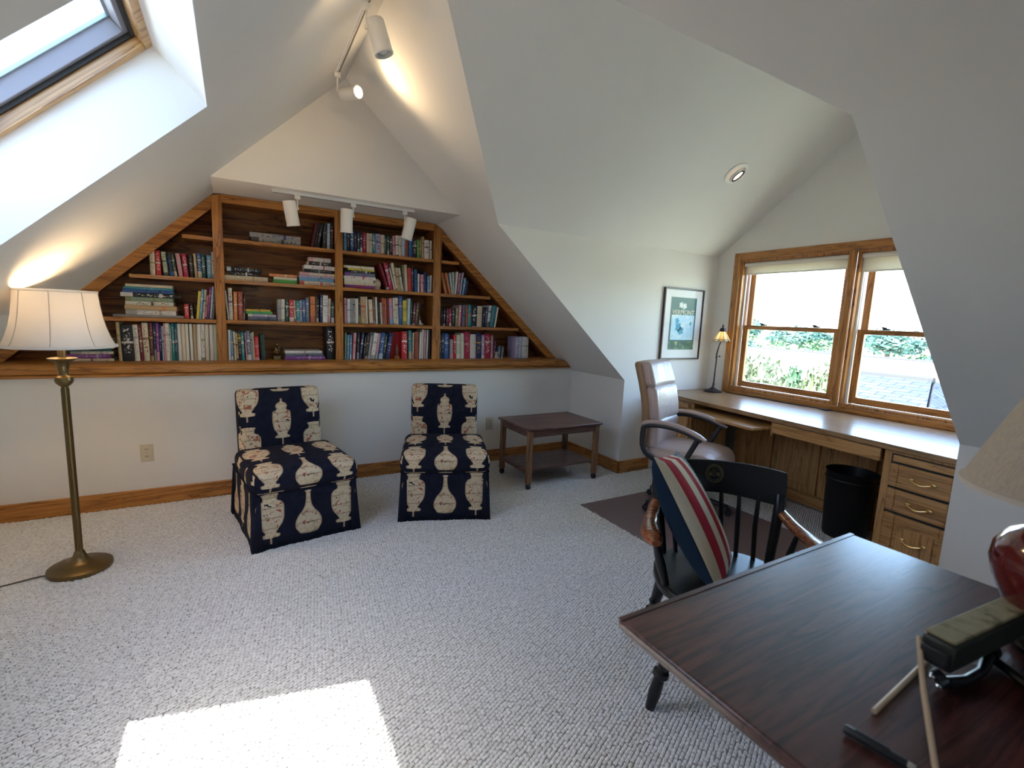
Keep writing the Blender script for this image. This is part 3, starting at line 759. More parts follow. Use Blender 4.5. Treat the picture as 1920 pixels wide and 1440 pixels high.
def book_mesh(name,w,d,h,col,ink,lying=False):
    # spine on -Y, rounded; boards overhang a recessed page block.  origin: bottom left front
    t=min(.0025,w*.16); e=.004; mb=MB()
    ns=4; arc=[(w*i/ns, -min(.006,w*.22)*math.sin(math.pi*i/ns)) for i in range(ns+1)]
    bot=[(x,y,0) for x,y in arc]; top=[(x,y,h) for x,y in arc]
    vs=bot+top; k=ns+1
    uv=[]; fs=[]
    for i in range(ns): fs.append((i,i+1,i+1+k,i+k)); uv.append([(i/ns,0),((i+1)/ns,0),((i+1)/ns,1),(i/ns,1)])
    # spine back to make it a solid strip
    vs+=[(0,t,0),(w,t,0),(0,t,h),(w,t,h)]
    fs+=[tuple([2*k]+list(range(k))[:1]+list(range(1,k))+[2*k+1])[::-1], tuple([2*k+2]+list(range(k,2*k))+[2*k+3])]; uv+=[None,None]
    mb.add(vs,fs,0,uv)
    mb.b2((0,0,0),(t,d,h)); mb.b2((w-t,0,0),(w,d,h)); mb.b2((t,t*.5,e),(w-t,d-e,h-e),1)
    if lying:   # turn so the spine runs along +X, thickness up
        for i,(x,y,z) in enumerate(mb.v): mb.v[i]=(z,y,x)
        mb.f=[f[::-1] for f in mb.f]; mb.uv=[u[::-1] if u else None for u in mb.uv]
    o=mb.build(name,[bk_mat,page_mat]); ramp_col(o.data,'cover',PAL[col]); ramp_col(o.data,'ink',PAL[ink]); return o
ORD='first second third fourth fifth sixth seventh eighth ninth tenth eleventh twelfth thirteenth fourteenth fifteenth sixteenth seventeenth eighteenth nineteenth twentieth twenty-first twenty-second twenty-third twenty-fourth twenty-fifth twenty-sixth twenty-seventh twenty-eighth'.split()
BAY={'A':'sloped bay behind floor lamp','B':'bay with gold statuette','C':'bay with white cat','D':'sloped bay above trolley'}
SHF={'1':'bottom shelf','2':'second shelf','3':'third shelf','4':'top shelf'}
cnt={}
for ln in BOOKS.strip().splitlines():
    k,x,w_,h,lean,col,ink=ln.split('|'); x,w_,h,lean=map(float,(x,w_,h,lean)); i=cnt.get(k,0); cnt[k]=i+1
    a=math.atan2(lean,h); a=max(-.42,min(.42,a)); hh=math.hypot(h,lean)*(.985 if abs(a)>.1 else 1)
    dd=min(.235,.105+.42*hh*.5+rnd.uniform(-.01,.02)); ww=w_*math.cos(a)-.0006
    hh=min(hh,(.262 if k[1]=='1' else .254)/math.cos(a)-ww*abs(math.sin(a)))
    o=book_mesh('book',ww,dd,hh,col,ink)
    yf=4.03+rnd.uniform(0,.012)
    z=ZT[int(k[1])]+.0008
    if a>=0: o.location=(x+w_-ww*math.cos(a),yf,z+ww*math.sin(a))
    else: o.location=(x,yf,z)
    o.rotation_euler=(0,a,0)
    size='slim' if w_<.017 else ('thick' if w_>.034 else ('tall' if h>.235 else ('small' if h<.165 else 'upright')))

    o['label']=f"{size} {col} book, {ORD[i]} from left, {SHF[k[1]]}, {BAY[k[0]]}"; o['category']='book'; o['group']=f"standing books, {SHF[k[1]]}, {BAY[k[0]]}"
STN={'A2':'tall stack on second shelf behind floor lamp','A1':'bottom shelf stack beside floor lamp shade','B1':'small stack beside gold statuette','B2':'tilted stack amid upright books, gold statuette bay',
'B3a':'low dark stack on third shelf','B3b':'small green and orange stack, third shelf','B3c':'tallest stack against middle upright, third shelf','B4':'pair of thick grey volumes, top shelf','C3':'stack beside shell ornament, third shelf'}
cnt={}
for ln in STACKS.strip().splitlines():
    k,x0,x1,z,hz,col,ink=ln.split('|'); x0,x1,z,hz=map(float,(x0,x1,z,hz)); i=cnt.get(k,0); cnt[k]=i+1
    z+=ZT[int(k[1])]-{1:.963,2:1.253,3:1.536,4:1.820}[int(k[1])]
    if k=='A1': x0=max(x0,-.98)
    o=book_mesh('book',hz,min(.24,max(.12,(x1-x0)*.72)),x1-x0,col,ink,True)
    o.location=(x0,4.028+rnd.uniform(0,.014),z+.0008); 
    if k=='B2' and i==2: o.rotation_euler=(0,0,.0)
    tag(o,f"{col} book lying {ORD[i]} from bottom, {STN[k]}",'book',None)
    o['group']='lying books, '+STN[k]
# ------------------------------------------------------------------ ornaments on the shelves
def statue(name,label,cat,loc,base,parts,m_,mb_):
    t=thing(name,label,cat,loc); MB().box((0,0,base[2]/2),base).build('plinth',mb_,t,.002)
    b=MB()
    for c_,r_ in parts: b.ell((c_[0],c_[1],c_[2]+base[2]),r_,12,8)
    o=b.build('figure',m_,t); md=o.modifiers.new('r','REMESH'); md.mode='VOXEL'; md.voxel_size=.0035; md.use_smooth_shade=True
    return t
statue('statuette','small seated gilt bronze statuette on a square brass block, bottom shelf','statuette',(.27,4.075,.9605),(.05,.045,.03),
 [((0,0,.018),(.026,.02,.018)),((0,.004,.045),(.015,.012,.03)),((.002,0,.083),(.0095,.0095,.012)),((-.013,-.008,.04),(.006,.008,.026)),((.014,-.008,.045),(.006,.008,.024)),((.012,-.014,.026),(.016,.008,.008)),((-.012,-.014,.026),(.016,.008,.008)),((.006,-.012,.066),(.006,.007,.014))],brass,brass)
statue('bust','small brown carved figure bookend in front of the red books, bottom shelf','figurine',(1.193,4.05,.9605),(.036,.04,.03),
 [((0,0,.03),(.014,.014,.036)),((0,0,.075),(.011,.011,.016)),((.003,-.008,.05),(.014,.008,.008)),((-.004,-.006,.095),(.006,.006,.008)),((0,0,.06),(.016,.012,.01))],mat('carved_brown',(.16,.075,.03),.45),oak['z'])
cr=book_mesh('book',.018,.15,.225,'red','black'); cr.location=(1.236,4.09,.9608); cr.rotation_euler=(0,0,R_(0))
tag(cr,'red book with black and white cover facing out beside the carved figure','book')
cr.data.transform(Matrix.Rotation(R_(90),4,'Z')); cr.location=(1.30,4.13,.9608)
t=thing('shell','domed tan sea shell ornament at the end of the horizontal stack, third shelf','shell',(1.031,4.085,1.5365))
b=MB(); b.ell((0,0,.045),(.034,.03,.042),16,10)
for i in range(9): b.tube([(.034*math.cos(a_)*math.sin(t_)*1.01,.03*math.sin(a_)*math.sin(t_)*1.01,.045+.042*math.cos(t_)*1.01) for a_ in [i*.349*2] for t_ in np.linspace(.1,2.2,8)],.002,5)
b.build('shell_body',mat('shell_tan',(.66,.56,.42),.5),t); MB().lathe([(.03,0),(.032,.008),(.02,.016)],16).build('shell_foot',mat('shell_pink',(.70,.52,.42),.5),t)
t=thing('paperweight','small grey ball paperweight under the leaning crimson book','paperweight',(1.112,4.045,1.5365))
MB().ell((0,0,.016),(.015,.015,.015),14,9).build('ball',mat('grey_stone',(.42,.42,.45),.3),t)
MB().lathe([(.011,0),(.012,.003),(.006,.005)],14).build('foot',dark,t)
t=thing('cat_figurine','small white china cat sitting at the end of the second shelf','figurine',(1.40,4.08,1.2535))
b=MB()
for c_,r_ in (((0,0,.026),(.022,.02,.026)),((-.004,-.004,.062),(.015,.014,.016)),((.013,-.012,.012),(.014,.01,.012)),((-.014,-.012,.012),(.012,.012,.012)),((-.013,-.004,.078),(.004,.004,.008)),((.004,-.004,.078),(.004,.004,.008)),((.028,.002,.010),(.016,.009,.009))): b.ell(c_,r_,12,8)
o=b.build('cat_body',mat('white_china',(.72,.68,.60),.3),t); md=o.modifiers.new('r','REMESH'); md.mode='VOXEL'; md.voxel_size=.003; md.use_smooth_shade=True
e_=MB(); e_.ell((-.009,-.017,.066),(.002,.002,.0025),8,6); e_.ell((.002,-.0175,.066),(.002,.002,.0025),8,6); e_.build('eyes',dark,t)
# small notched cream pot on the right-hand ledge
t=thing('pot','small cream notched box pot beside the pale volumes at the ledge end','pot',(2.165,4.06,.9605))
b=MB(); b.lathe([(.030,0),(.036,.052),(.033,.052),(.028,.006)],4)
for i in range(8):
    a_=i*math.pi/4+.39
    b.box((.031*math.cos(a_),.031*math.sin(a_),.056),(.010,.010,.012))
b.build('bowl',mat('cream_pot',(.62,.56,.44),.6),t,.001)
MB().lathe([(.0372,.036),(.0374,.041),(.0365,.041)],4,closed=True).build('band',mat('grey_band',(.25,.23,.2),.6),t)
# ------------------------------------------------------------------ track lights
def track_head(name,label,loc,aim,lit=False,group=None,L=.125,r=.033,stem=.07,off=0.03,beam=125):
    # loc: point on the track; stem hangs down, can pivots at its end
    t=thing(name,label,'spotlight',loc,0,group)
    MB().box((0,0,-.012),(.034,.022,.026)).build('adapter',white_en,t,.002)
    MB().tube([(0,0,-.024),(0,0,-stem)],.0045,8).build('stem',white_en,t)
    MB().tube([(0,0,-stem-.006),(0,0,-stem+.008)],.008,10).build('swivel',cream_pl,t)
    d=Vector(aim).normalized(); side=Vector((1,0,0)) if abs(d.x)<.6 else Vector((0,1,0))
    M=Matrix.Translation(Vector((0,0,-stem))+ (Vector((-1,0,0)) if off<0 else Vector((1,0,0)))*abs(off) )@d.to_track_quat('-Z','Y').to_matrix().to_4x4()
    can=MB(); can.T(M).lathe([(r*.92,.045),(r,.04),(r,-L+.04),(r*.9,-L+.04),(r*.88,.02)],24); can.build('can',white_en,t)
    MB().T(M).lathe([(r*1.01,-L+.045),(r*1.04,-L+.042),(r*1.04,-L+.036),(r*.88,-L+.035)],24,closed=True).build('rim',bronze if lit is None else white_en,t)
    b=MB().T(M).ell((0,0,-L+.062),(r*.62,r*.62,.022),14,8)
    b.build('bulb',glow('spot_bulb',(1,.82,.55),40.0) if lit else mat('frosted_bulb',(.7,.7,.66),.3),t)
    if lit:
        l=bpy.data.lights.new('spot_beam','SPOT'); l.energy=lit; l.color=(1,.70,.38); l.spot_size=R_(beam); l.spot_blend=1; l.shadow_soft_size=.03
        lo=bpy.data.objects.new('spot_beam',l); COL.objects.link(lo); lo.parent=t; lo.matrix_local=M@Matrix.Translation((0,0,-L+.03))
    return t
tk=thing('track_rail','long brown slotted lighting track along the left side of the ridge','track',(0,0,0))
TR=[(.535,1.2),(.568,3.215)]; b=MB()
def rail(x0,y0,x1,y1,w0,w1,h0,h1,m_,nm,par):
    f=MB(); vs=[]
    d=Vector((1,0,ML)).normalized()
    for (x,y) in ((x0,y0),(x1,y1)):
        for ww in (w0,w1):
            for hh in (h0,h1): vs.append(Vector((x,y,zl(x)))+d*ww-nl*hh)
    f.add(vs,[(0,1,3,2),(4,6,7,5),(0,4,5,1),(2,3,7,6),(0,2,6,4),(1,5,7,3)]); return f.build(nm,m_,par,.001)
for w0,w1,m_ in ((-.0145,-.0105,white_en),(.0105,.0145,white_en)): rail(.548,1.0,.575,3.215,w0,w1,.0,.014,m_,'rail_side',tk)
rail(.548,1.0,.575,3.21,-.0105,.0105,.0,.010,mat('brown_slot',(.12,.06,.03),.5),'slot',tk)
track_head('track_spotlight','white track spotlight hanging below the ridge, unlit, nearest the camera',(.562,2.42,zl(.562)-.015),(.24,-.05,-.75),False,'spotlights on the ridge track',.135,.043,.10,.05)
track_head('track_spotlight','white track spotlight near the gable apex with its bulb glowing',(.572,3.19,zl(.572)-.015),(.30,-.53,-.05),SPOT,'spotlights on the ridge track',.125,.036,.10,.06)
track_head('track_spotlight','lit track spotlight behind the unlit one, mostly outside the view',(.558,1.86,zl(.558)-.015),(-.30,.80,-.06),SPOT*1.2,'spotlights on the ridge track',.125,.036,.10,-.06,70)
tk=thing('track_rail','short white lighting track under the soffit above the bookcase','track',(0,0,0))
MB().b2((.235,3.585,ZSF-.02),(1.185,3.615,ZSF)).build('rail_side',white_en,tk,.003)
MB().b2((.24,3.596,ZSF-.021),(1.18,3.604,ZSF-.019)).build('slot',dark,tk)
for x,aim,lab,of in ((.385,(.17,.12,-.95),'white soffit spotlight tilted over the grey volumes, first on the short track',-.045),(.745,(.01,.15,-1),'white soffit spotlight in the middle of the short track',-.045),(1.115,(-.20,.12,-.95),'white soffit spotlight over the bay with white cat, last on the short track',.04)):
    track_head('track_spotlight',lab,(x,3.6,ZSF-.02),aim,False,'spotlights under the soffit',.150,.041,.085,of)
# recessed eyeball light in the dormer ceiling
c0=Vector((3.30,2.458,ZC+MD*(YC-2.458))); nd=Vector((0,-MD,-1)).normalized()
t=thing('downlight','round white recessed eyeball light in the sloping dormer ceiling','downlight',c0)
M=nd.to_track_quat('Z','Y').to_matrix().to_4x4()
MB().T(M).lathe([(.092,0),(.094,.006),(.082,.011),(.066,.008),(.06,.0)],32,closed=True).build('trim_ring',white_en,t)
M2=M@Matrix.Translation((.008,-.004,.003))@Matrix.Rotation(R_(14),4,'Y')
MB().T(M2).lathe([(.062,0),(.06,.012),(.05,.018),(.049,.01)],28,closed=True).build('eyeball',white_en,t)
MB().T(M2).lathe([(.051,.017),(.052,.02),(.042,.0205),(.041,.014)],28,closed=True).build('baffle',lead,t)
MB().T(M2).lathe([(.0415,.013),(.03,.0165),(.012,.018),(0.0001,.0185)],24).build('lamp_face',glow('warm_lamp_face',(1,.82,.62),.75),t)
# ------------------------------------------------------------------ outlets
def outlet(x,z,label):
    t=thing('outlet',label,'outlet',(x,YW,z)); MB().b2((-.036,-.006,-.058),(.036,0,.058)).build('plate',almond,t,.003)
    for dz in (-.024,.024):
        MB().T(Matrix.Translation((0,-.006,dz))@Matrix.Rotation(R_(90),4,'X')).lathe([(.016,-.001),(.016,.002),(.0001,.002)],16).build('socket',almond,t)
        s=MB(); s.b2((-.008,-.0085,dz-.004),(-.005,-.0078,dz+.006)); s.b2((.004,-.0085,dz-.004),(.007,-.0078,dz+.006)); s.build('slots',dark,t)
    MB().T(Matrix.Translation((0,-.006,0))@Matrix.Rotation(R_(90),4,'X')).lathe([(.003,0),(.003,.001),(.0001,.001)],8).build('screw',brassb,t)
outlet(-.54,.36,'almond wall outlet between the floor lamp and the nearer slipper chair'); outlet(2.03,.365,'almond wall outlet between the second slipper chair and trolley')
# ------------------------------------------------------------------ vase print for the slipper chairs
def vase_fabric():
    m=mat('vase_print',(.02,.02,.03),.9,spec=.15); n=N(m)
    uv=n.n('UVMap',uv_map='UV'); sp=n.n('SeparateXYZ'); n.l(uv.outputs[0],sp.inputs[0]); U,V=sp.outputs[0],sp.outputs[1]
    CW,RH=.205,.33
    us=n.math('DIVIDE',U,CW); c=n.math('FLOOR',n.math('ADD',us,.5)); lu=n.math('ABSOLUTE',n.math('MULTIPLY',n.math('SUBTRACT',us,c),CW))
    odd=n.math('FRACT',n.math('MULTIPLY',n.math('ABSOLUTE',c),.5))   # .5 on odd columns
    v2=n.math('ADD',n.math('DIVIDE',V,RH),n.math('MULTIPLY',n.math('MULTIPLY',odd,2.0),n.math('MULTIPLY_ADD',n.math('GREATER_THAN',U,2.0),.48))); row=n.math('FLOOR',v2); lv=n.math('FRACT',v2)
    alt=n.math('GREATER_THAN',n.math('FRACT',n.math('MULTIPLY',n.math('ABSOLUTE',row),.5)),.25)
    oddb=n.math('GREATER_THAN',odd,.25)
    def prof(pts):
        x=n.n('FloatCurve'); cu=x.mapping.curves[0]
        cu.points[0].location=pts[0]; cu.points[1].location=pts[-1]
        for p in pts[1:-1]: cu.points.new(*p)
        for p in cu.points: p.handle_type='AUTO_CLAMPED'
        x.mapping.update(); n.l(lv,x.inputs['Value']); return x.outputs[0]
    urn=prof([(0,.07),(.10,.07),(.115,.62),(.16,.66),(.185,.40),(.24,.52),(.45,.98),(.62,1.0),(.74,.80),(.79,.5),(.84,.52),(.88,.62),(.90,.0),(1,0)])
    jar=prof([(0,.06),(.12,.06),(.135,.62),(.17,.60),(.19,.42),(.32,.68),(.52,.78),(.66,.72),(.72,.40),(.76,.48),(.83,.36),(.87,.10),(.92,.08),(.93,0),(1,0)])
    bot=prof([(0,0),(.07,0),(.08,.55),(.14,.82),(.26,1.0),(.38,.86),(.52,.42),(.64,.22),(.82,.17),(.86,.26),(.87,0),(.93,0),(1,.06)])
    r=n.math('ADD',n.math('MULTIPLY',oddb,urn),n.math('MULTIPLY',n.math('SUBTRACT',1.0,oddb),n.math('ADD',n.math('MULTIPLY',alt,jar),n.math('MULTIPLY',n.math('SUBTRACT',1.0,alt),bot))))
    R=n.math('MULTIPLY',r,.074)
    tc=n.n('CombineXYZ'); n.l(U,tc.inputs[0]); n.l(V,tc.inputs[1])
    z=n.n('TexNoise',i_Scale=55.0,i_Detail=3.0,i_Distortion=1.2); n.l(tc.outputs[0],z.inputs[0])
    z2=n.n('TexNoise',i_Scale=24.0,i_Detail=2.0,i_Distortion=.8); n.l(tc.outputs[0],z2.inputs[0])
    inner=n.math('LESS_THAN',n.math('ADD',lu,.0065),R); outer=n.math('LESS_THAN',lu,R)
    body=n.math('MULTIPLY',n.math('GREATER_THAN',lv,.22),n.math('LESS_THAN',lv,.74))
    cream=n.ramp(z.outputs[0],[(.3,(.34,.24,.14)),(.42,(.58,.45,.29)),(.6,(.66,.55,.38))])
    deco=n.ramp(z2.outputs[0],[(0,(.34,.10,.06)),(.36,(.36,.12,.07)),(.40,(.62,.51,.36)),(.62,(.64,.53,.38)),(.66,(.02,.02,.03)),(.72,(.10,.08,.05)),(.78,(.45,.28,.16))],'CONSTANT')
    fig=n.mix(n.math('MULTIPLY',body,n.math('GREATER_THAN',z.outputs[0],.43)),cream,deco)
    bands=n.math('LESS_THAN',n.math('ABSOLUTE',n.math('SUBTRACT',n.math('FRACT',n.math('MULTIPLY',lv,5.5)),.5)),.05)
    fig=n.mix(n.math('MULTIPLY',bands,.6),fig,(.22,.13,.07))
    ed=n.mix(inner,(.45,.32,.20),fig)
    wv=n.n('TexNoise',i_Scale=900.0,i_Detail=1.0); n.l(tc.outputs[0],wv.inputs[0])
    navy=n.ramp(z2.outputs[0],[(.3,(.008,.009,.018)),(.7,(.014,.015,.029))])
    n.l(n.mix(outer,navy,ed),n.b.inputs['Base Color']); n.bump(wv.outputs[0],.25,.001); return m
vase=vase_fabric()
def slipper(label,loc,rz,wid,uo):
    t=thing('slipper_chair',label,'chair',loc,rz,'vase print slipper chairs'); w=wid
    # skirt: four flared panels with kick pleats at the corners
    yf,yb=-.318,.335
    def panel(nm,p0,p1,nrm,uv0):
        mb=MB(); nu,nv=10,7; d=Vector(p1)-Vector(p0); L=d.length; vs=[];fs=[];uvs=[]
        for i in range(nu+1):
            for j in range(nv+1):
                a=i/nu; h=.33*(1-j/nv)+.004
                fl=.009*(j/nv)**1.5+.003*math.sin(a*math.pi*5)*(j/nv)**2
                ins=.012*(1-abs(2*a-1)**6)
                p=Vector(p0)+d*a+Vector(nrm)*(fl+.004); h2=h+(.010*abs(2*a-1)**8 if j==nv else 0)*0
                vs.append((p.x,p.y,h2))
        for i in range(nu):
            for j in range(nv):
                k=[i*(nv+1)+j,i*(nv+1)+j+1,(i+1)*(nv+1)+j+1,(i+1)*(nv+1)+j]; fs.append(k)
                uvs.append([((q//(nv+1))/nu*L+uv0[0],.334*(1-(q%(nv+1))/nv)+uv0[1]) for q in k])
        mb.add(vs,fs,0,uvs); o=mb.build(nm,vase,t); so_=o.modifiers.new('s','SOLIDIFY'); so_.thickness=.006; so_.offset=-1; return o
    panel('skirt_panel',(-w,yf,0),(w,yf,0),(0,-1,0),(4.1-w,uo[0])); panel('skirt_panel',(w,yf,0),(w,yb,0),(1,0,0),(4.17,uo[0]))
    panel('skirt_panel',(w,yb,0),(-w,yb,0),(0,1,0),(4.1-w,uo[0])); panel('skirt_panel',(-w,yb,0),(-w,yf,0),(-1,0,0),(4.38,uo[0]))
    for x in (-w,w):
        for y in (yf,yb):
            sx=1 if x>0 else -1; sy_=1 if y>0 else -1
            b=MB(); vs=[(x-sx*.03,y+sy_*.004,.33),(x+sx*.004,y-sy_*.03,.33),(x-sx*.035,y+sy_*.016,.004),(x+sx*.02,y+sy_*.02,.004),(x+sx*.016,y-sy_*.035,.004)]
            b.add(vs,[(0,2,3),(0,3,1),(1,3,4)] if sx*sy_>0 else [(0,3,2),(0,1,3),(1,4,3)],0,[[(3,.1)]*3]*3); o=b.build('corner_pleat',vase,t)
            so_=o.modifiers.new('s','SOLIDIFY'); so_.thickness=.006
    MB().b2((-w+.01,yf+.01,.06),(w-.01,yb-.01,.335)).build('base_box',dark,t)
    b=MB(); rbox(b,(0,-.058,.392),(2*w+.028,.585,.135),.05,8,0,.018,{(2,1):(4.1,uo[1]),(1,-1):(4.1,uo[1]-.36),(0,1):(.1,.2),(0,-1):(.1,.2)})
    weld(b.build('seat_cushion',vase,t))
    M=Matrix.Translation((0,.255,.30))@Matrix.Rotation(R_(-7),4,'X')
    b=MB().T(M); rbox(b,(0,.035,.265),(2*w-.055,.125,.53),.036,8,0,0,{(1,-1):(0,uo[2]),(1,1):(0,uo[2]),(0,1):(.3,.1),(0,-1):(.3,.1),(2,1):(0,.3)})
    weld(b.build('back_cushion',vase,t))
    p=MB(); zz=.334
    p.tube([(-w-.006,yf-.006,zz),(w+.006,yf-.006,zz),(w+.006,yb,zz),(-w-.006,yb,zz),(-w-.006,yf-.006,zz)],.005,6); p.build('welt',vase,t)
    return t
slipper('navy slipper chair with vase print, standing nearer the floor lamp',(.288,3.21,0),.149,.282,(-.025,.4275,.445))
slipper('navy slipper chair with vase print, standing nearer the wooden trolley',(1.277,3.122,0),-.36,.280,(-.025,.4275,.445))
# ------------------------------------------------------------------ trolley
t=thing('trolley','low worn wooden trolley with casters and an under shelf in the corner','table',(2.31,3.30,0),R_(.5))
b=MB(); b.b2((-.372,-.252,.482),(.372,.252,.502)); b.build('tabletop',walnut,t,.008,3)
for sx in (-1,1):
    for sy_ in (-1,1):
        x,y=sx*.335,sy_*.215
        l=MB(); l.b2((x-.02,y-.02,.05),(x+.02,y+.02,.482)); o=l.build('leg',walnutleg,t,.003)
        cst=MB(); cst.T(Matrix.Translation((x,y,.026))@Matrix.Rotation(R_(90),4,'Y')).lathe([(.0,-.014),(.022,-.013),(.025,-.006),(.025,.006),(.022,.013),(0,.014)],16); cst.T(); cst.lathe([(.012,.03),(.018,.044),(.02,.052)],12,(x,y,0)); cst.build('caster',black_pl,o)
for y in (-.215,.215): MB().b2((-.315,y-.01,.425),(.315,y+.01,.482)).build('apron',walnut,t,.002)
for x in (-.335,.335):
    MB().b2((x-.01,-.195,.425),(x+.01,.195,.482)).build('apron',walnut,t,.002); MB().b2((x-.01,-.195,.125),(x+.01,.195,.155)).build('rail',walnut,t,.002)
MB().b2((-.325,-.205,.146),(.325,.205,.158)).build('under_shelf',walnut,t,.003)
# ------------------------------------------------------------------ built-in desk in the dormer
DA=math.atan(.1); XF=lambda y:3.14+.1*(y-YN)
ZT_=.735
dk=thing('desk','built in golden oak desk running under the double window','desk',(3.14,YN,0),-DA)
# local frame: +y along the front towards the far cheek, +x into the window
iv=dk.matrix_basis.inverted()
def loc(x,y,z=0): return iv@Vector((x,y,z))
EYE=YN+.012; EYF=YC-.004
pts=[loc(XF(EYE)-.004,EYE),loc(XW-.004,EYE),loc(XW-.004,EYF),loc(XF(EYF)-.004,EYF)]
b=MB(); b.poly([(p.x,p.y,ZT_-.034) for p in pts],(0,0,1),.034); b.build('worktop',desk_top,dk,.006,3)
LY=lambda y:(y-YN)/math.cos(DA)
def fr_box(nm,y0,y1,z0,z1,x0=.012,x1=.03,m_=None,bev=.003,par=None): return MB().b2((x0,LY(y0),z0),(x1,LY(y1),z1)).build(nm,m_ or oakd['y'],par or dk,bev)
def pull(par,yc,zc,L=.10):
    b=MB()
    for s in (-1,1):
        b.ell((-.004,yc+s*L/2,zc),(.006,.014,.009),10,6); b.tube([(0,yc+s*L/2,zc),(-.026,yc+s*L/2*.9,zc)],.0045,8)
    b.tube([(-.026,yc-L*.45,zc),(-.030,yc-L*.2,zc-.010),(-.031,yc,zc-.013),(-.030,yc+L*.2,zc-.010),(-.026,yc+L*.45,zc)],[.0045,.0055,.007,.0055,.0045],8)
    return b.build('handle',brassb,par)
def drawer(y0,y1,z0,z1,pan,hz=None):
    a,c_=LY(y0),LY(y1); st=.055 if pan else .04
    d=MB(); d.b2((-.004,a,z0),(.014,a+st,z1)); d.b2((-.004,c_-st,z0),(.014,c_,z1)); d.b2((-.004,a+st,z0),(.014,c_-st,z0+st*.8)); d.b2((-.004,a+st,z1-st*.8),(.014,c_-st,z1))
    o=d.build('drawer',oakd['y'],dk,.003)
    MB().b2((.004,a+st,z0+st*.8),(.014,c_-st,z1-st*.8)).build('drawer_panel',oakd['y'],o)
    if pan:
        MB().b2((-.001,a+st+.018,z0+st*.8+.018),(.006,c_-st-.018,z1-st*.8-.018)).build('raised_panel',oakd['z'],o,.005)
    pull(o,(a+c_)/2,hz if hz else (z0+z1)/2); return o
# drawer pedestal beside the near cheek
PY0,PY1=EYE,1.225
MB().b2((.012,LY(PY0),0),(.60,LY(PY1),ZT_-.034)).build('pedestal',oakd['z'],dk,.002)
fr_box('slide_board',.862,1.175,.645,.682,-.002,.02)
MB().b2((.0095,LY(.856),.05),(.013,LY(1.186),.688)).build('drawer_gap_shade',dark,dk)  # dark sheet that paints shade into the gaps between drawer fronts
drawer(.862,1.18,.505,.632,False); drawer(.862,1.18,.365,.492,False); drawer(.862,1.18,.06,.350,True,.225)
# pencil drawer, keyboard tray, far cabinet
MB().b2((-.004,LY(1.24),.625),(.016,LY(1.92),.698)).build('pencil_drawer',oakd['y'],dk,.003)
MB().b2((.016,LY(1.25),.63),(.45,LY(1.91),.68)).build('drawer_box',oakd['y'],dk)
kt=MB(); kt.b2((-.17,LY(1.95),.642),(.30,LY(2.66),.662)); kt.build('keyboard_tray',oakd['y'],dk,.004)
MB().b2((.014,LY(1.93),.60),(.03,LY(1.945),.70)).build('tray_runner',oakd['z'],dk); MB().b2((.014,LY(2.665),.60),(.03,LY(2.68),.70)).build('tray_runner',oakd['z'],dk)
MB().b2((.02,LY(2.69),0),(.45,LY(EYF),ZT_-.034)).build('cabinet',oakd['z'],dk,.002)
fr_box('slide_board',2.72,3.08,.645,.682,.0,.025)
dr=MB(); a,c_=LY(2.715),LY(3.085)
for y0,y1,z0,z1 in ((a,a+.05,.07,.63),(c_-.05,c_,.07,.63),(a+.05,c_-.05,.07,.12),(a+.05,c_-.05,.58,.63)): dr.b2((.002,y0,z0),(.022,y1,z1))
o=dr.build('door',oakd['z'],dk,.003); MB().b2((.008,a+.05,.12),(.018,c_-.05,.58)).build('door_panel',oakd['z'],o,.003); pull(o,a+.03,.4,.08)
# back panels of the knee hole: framed doors
KX=.56
ys=[1.235,1.515,1.535,1.905,1.925,2.30,2.32,2.685]
MB().b2((KX+.02,LY(1.225),0),(KX+.035,LY(2.69),ZT_-.034)).build('back_panel',oakd['z'],dk)
MB().b2((KX,LY(1.225),0),(KX+.02,LY(2.69),.085)).build('plinth',oakd['y'],dk,.003)
for i in range(0,8,2):
    a,c_=LY(ys[i]),LY(ys[i+1]); f=MB(); s=.06
    for y0,y1,z0,z1 in ((a,a+s,.09,.68),(c_-s,c_,.09,.68),(a+s,c_-s,.09,.15),(a+s,c_-s,.62,.68)): f.b2((KX,y0,z0),(KX+.02,y1,z1))
    o=f.build('panel_frame',oakd['z'],dk,.003); MB().b2((KX+.008,a+s,.15),(KX+.018,c_-s,.62)).build('panel',oakd['z'],o)
# ------------------------------------------------------------------ things on and under the desk
t=thing('desk_lamp','slender dark bronze lamp with a pleated amber glass shade, far end of desk','lamp',(3.90,2.925,ZT_),R_(-20))
MB().lathe([(.0,0),(.082,0),(.084,.008),(.070,.016),(.045,.024),(.03,.034),(.018,.04),(.012,.052)],28).build('base',bronze,t)
p=MB(); p.tube([(0,0,.04),(.004,0,.10),(.008,0,.30),(.006,0,.36),(.02,0,.43),(.042,0,.50)],[.010,.0075,.0065,.008,.006,.006],10); p.ell((.006,0,.33),(.010,.010,.014),10,8); p.ell((.002,0,.075),(.010,.010,.012),10,8)
o=p.build('pole',bronze,t); q=MB(); q.tube([(.006,0,.345),(.034,0,.338)],.003,6); q.ell((.037,0,.337),(.008,.008,.008),8,6); q.tube([(.002,0,.075),(.024,0,.073)],.003,6); q.build('knob',bronze,o)
sm=[shade_mat('amber_glass',(.82,.60,.28),.6),shade_mat('cream_glass',(.85,.76,.55),.6)]
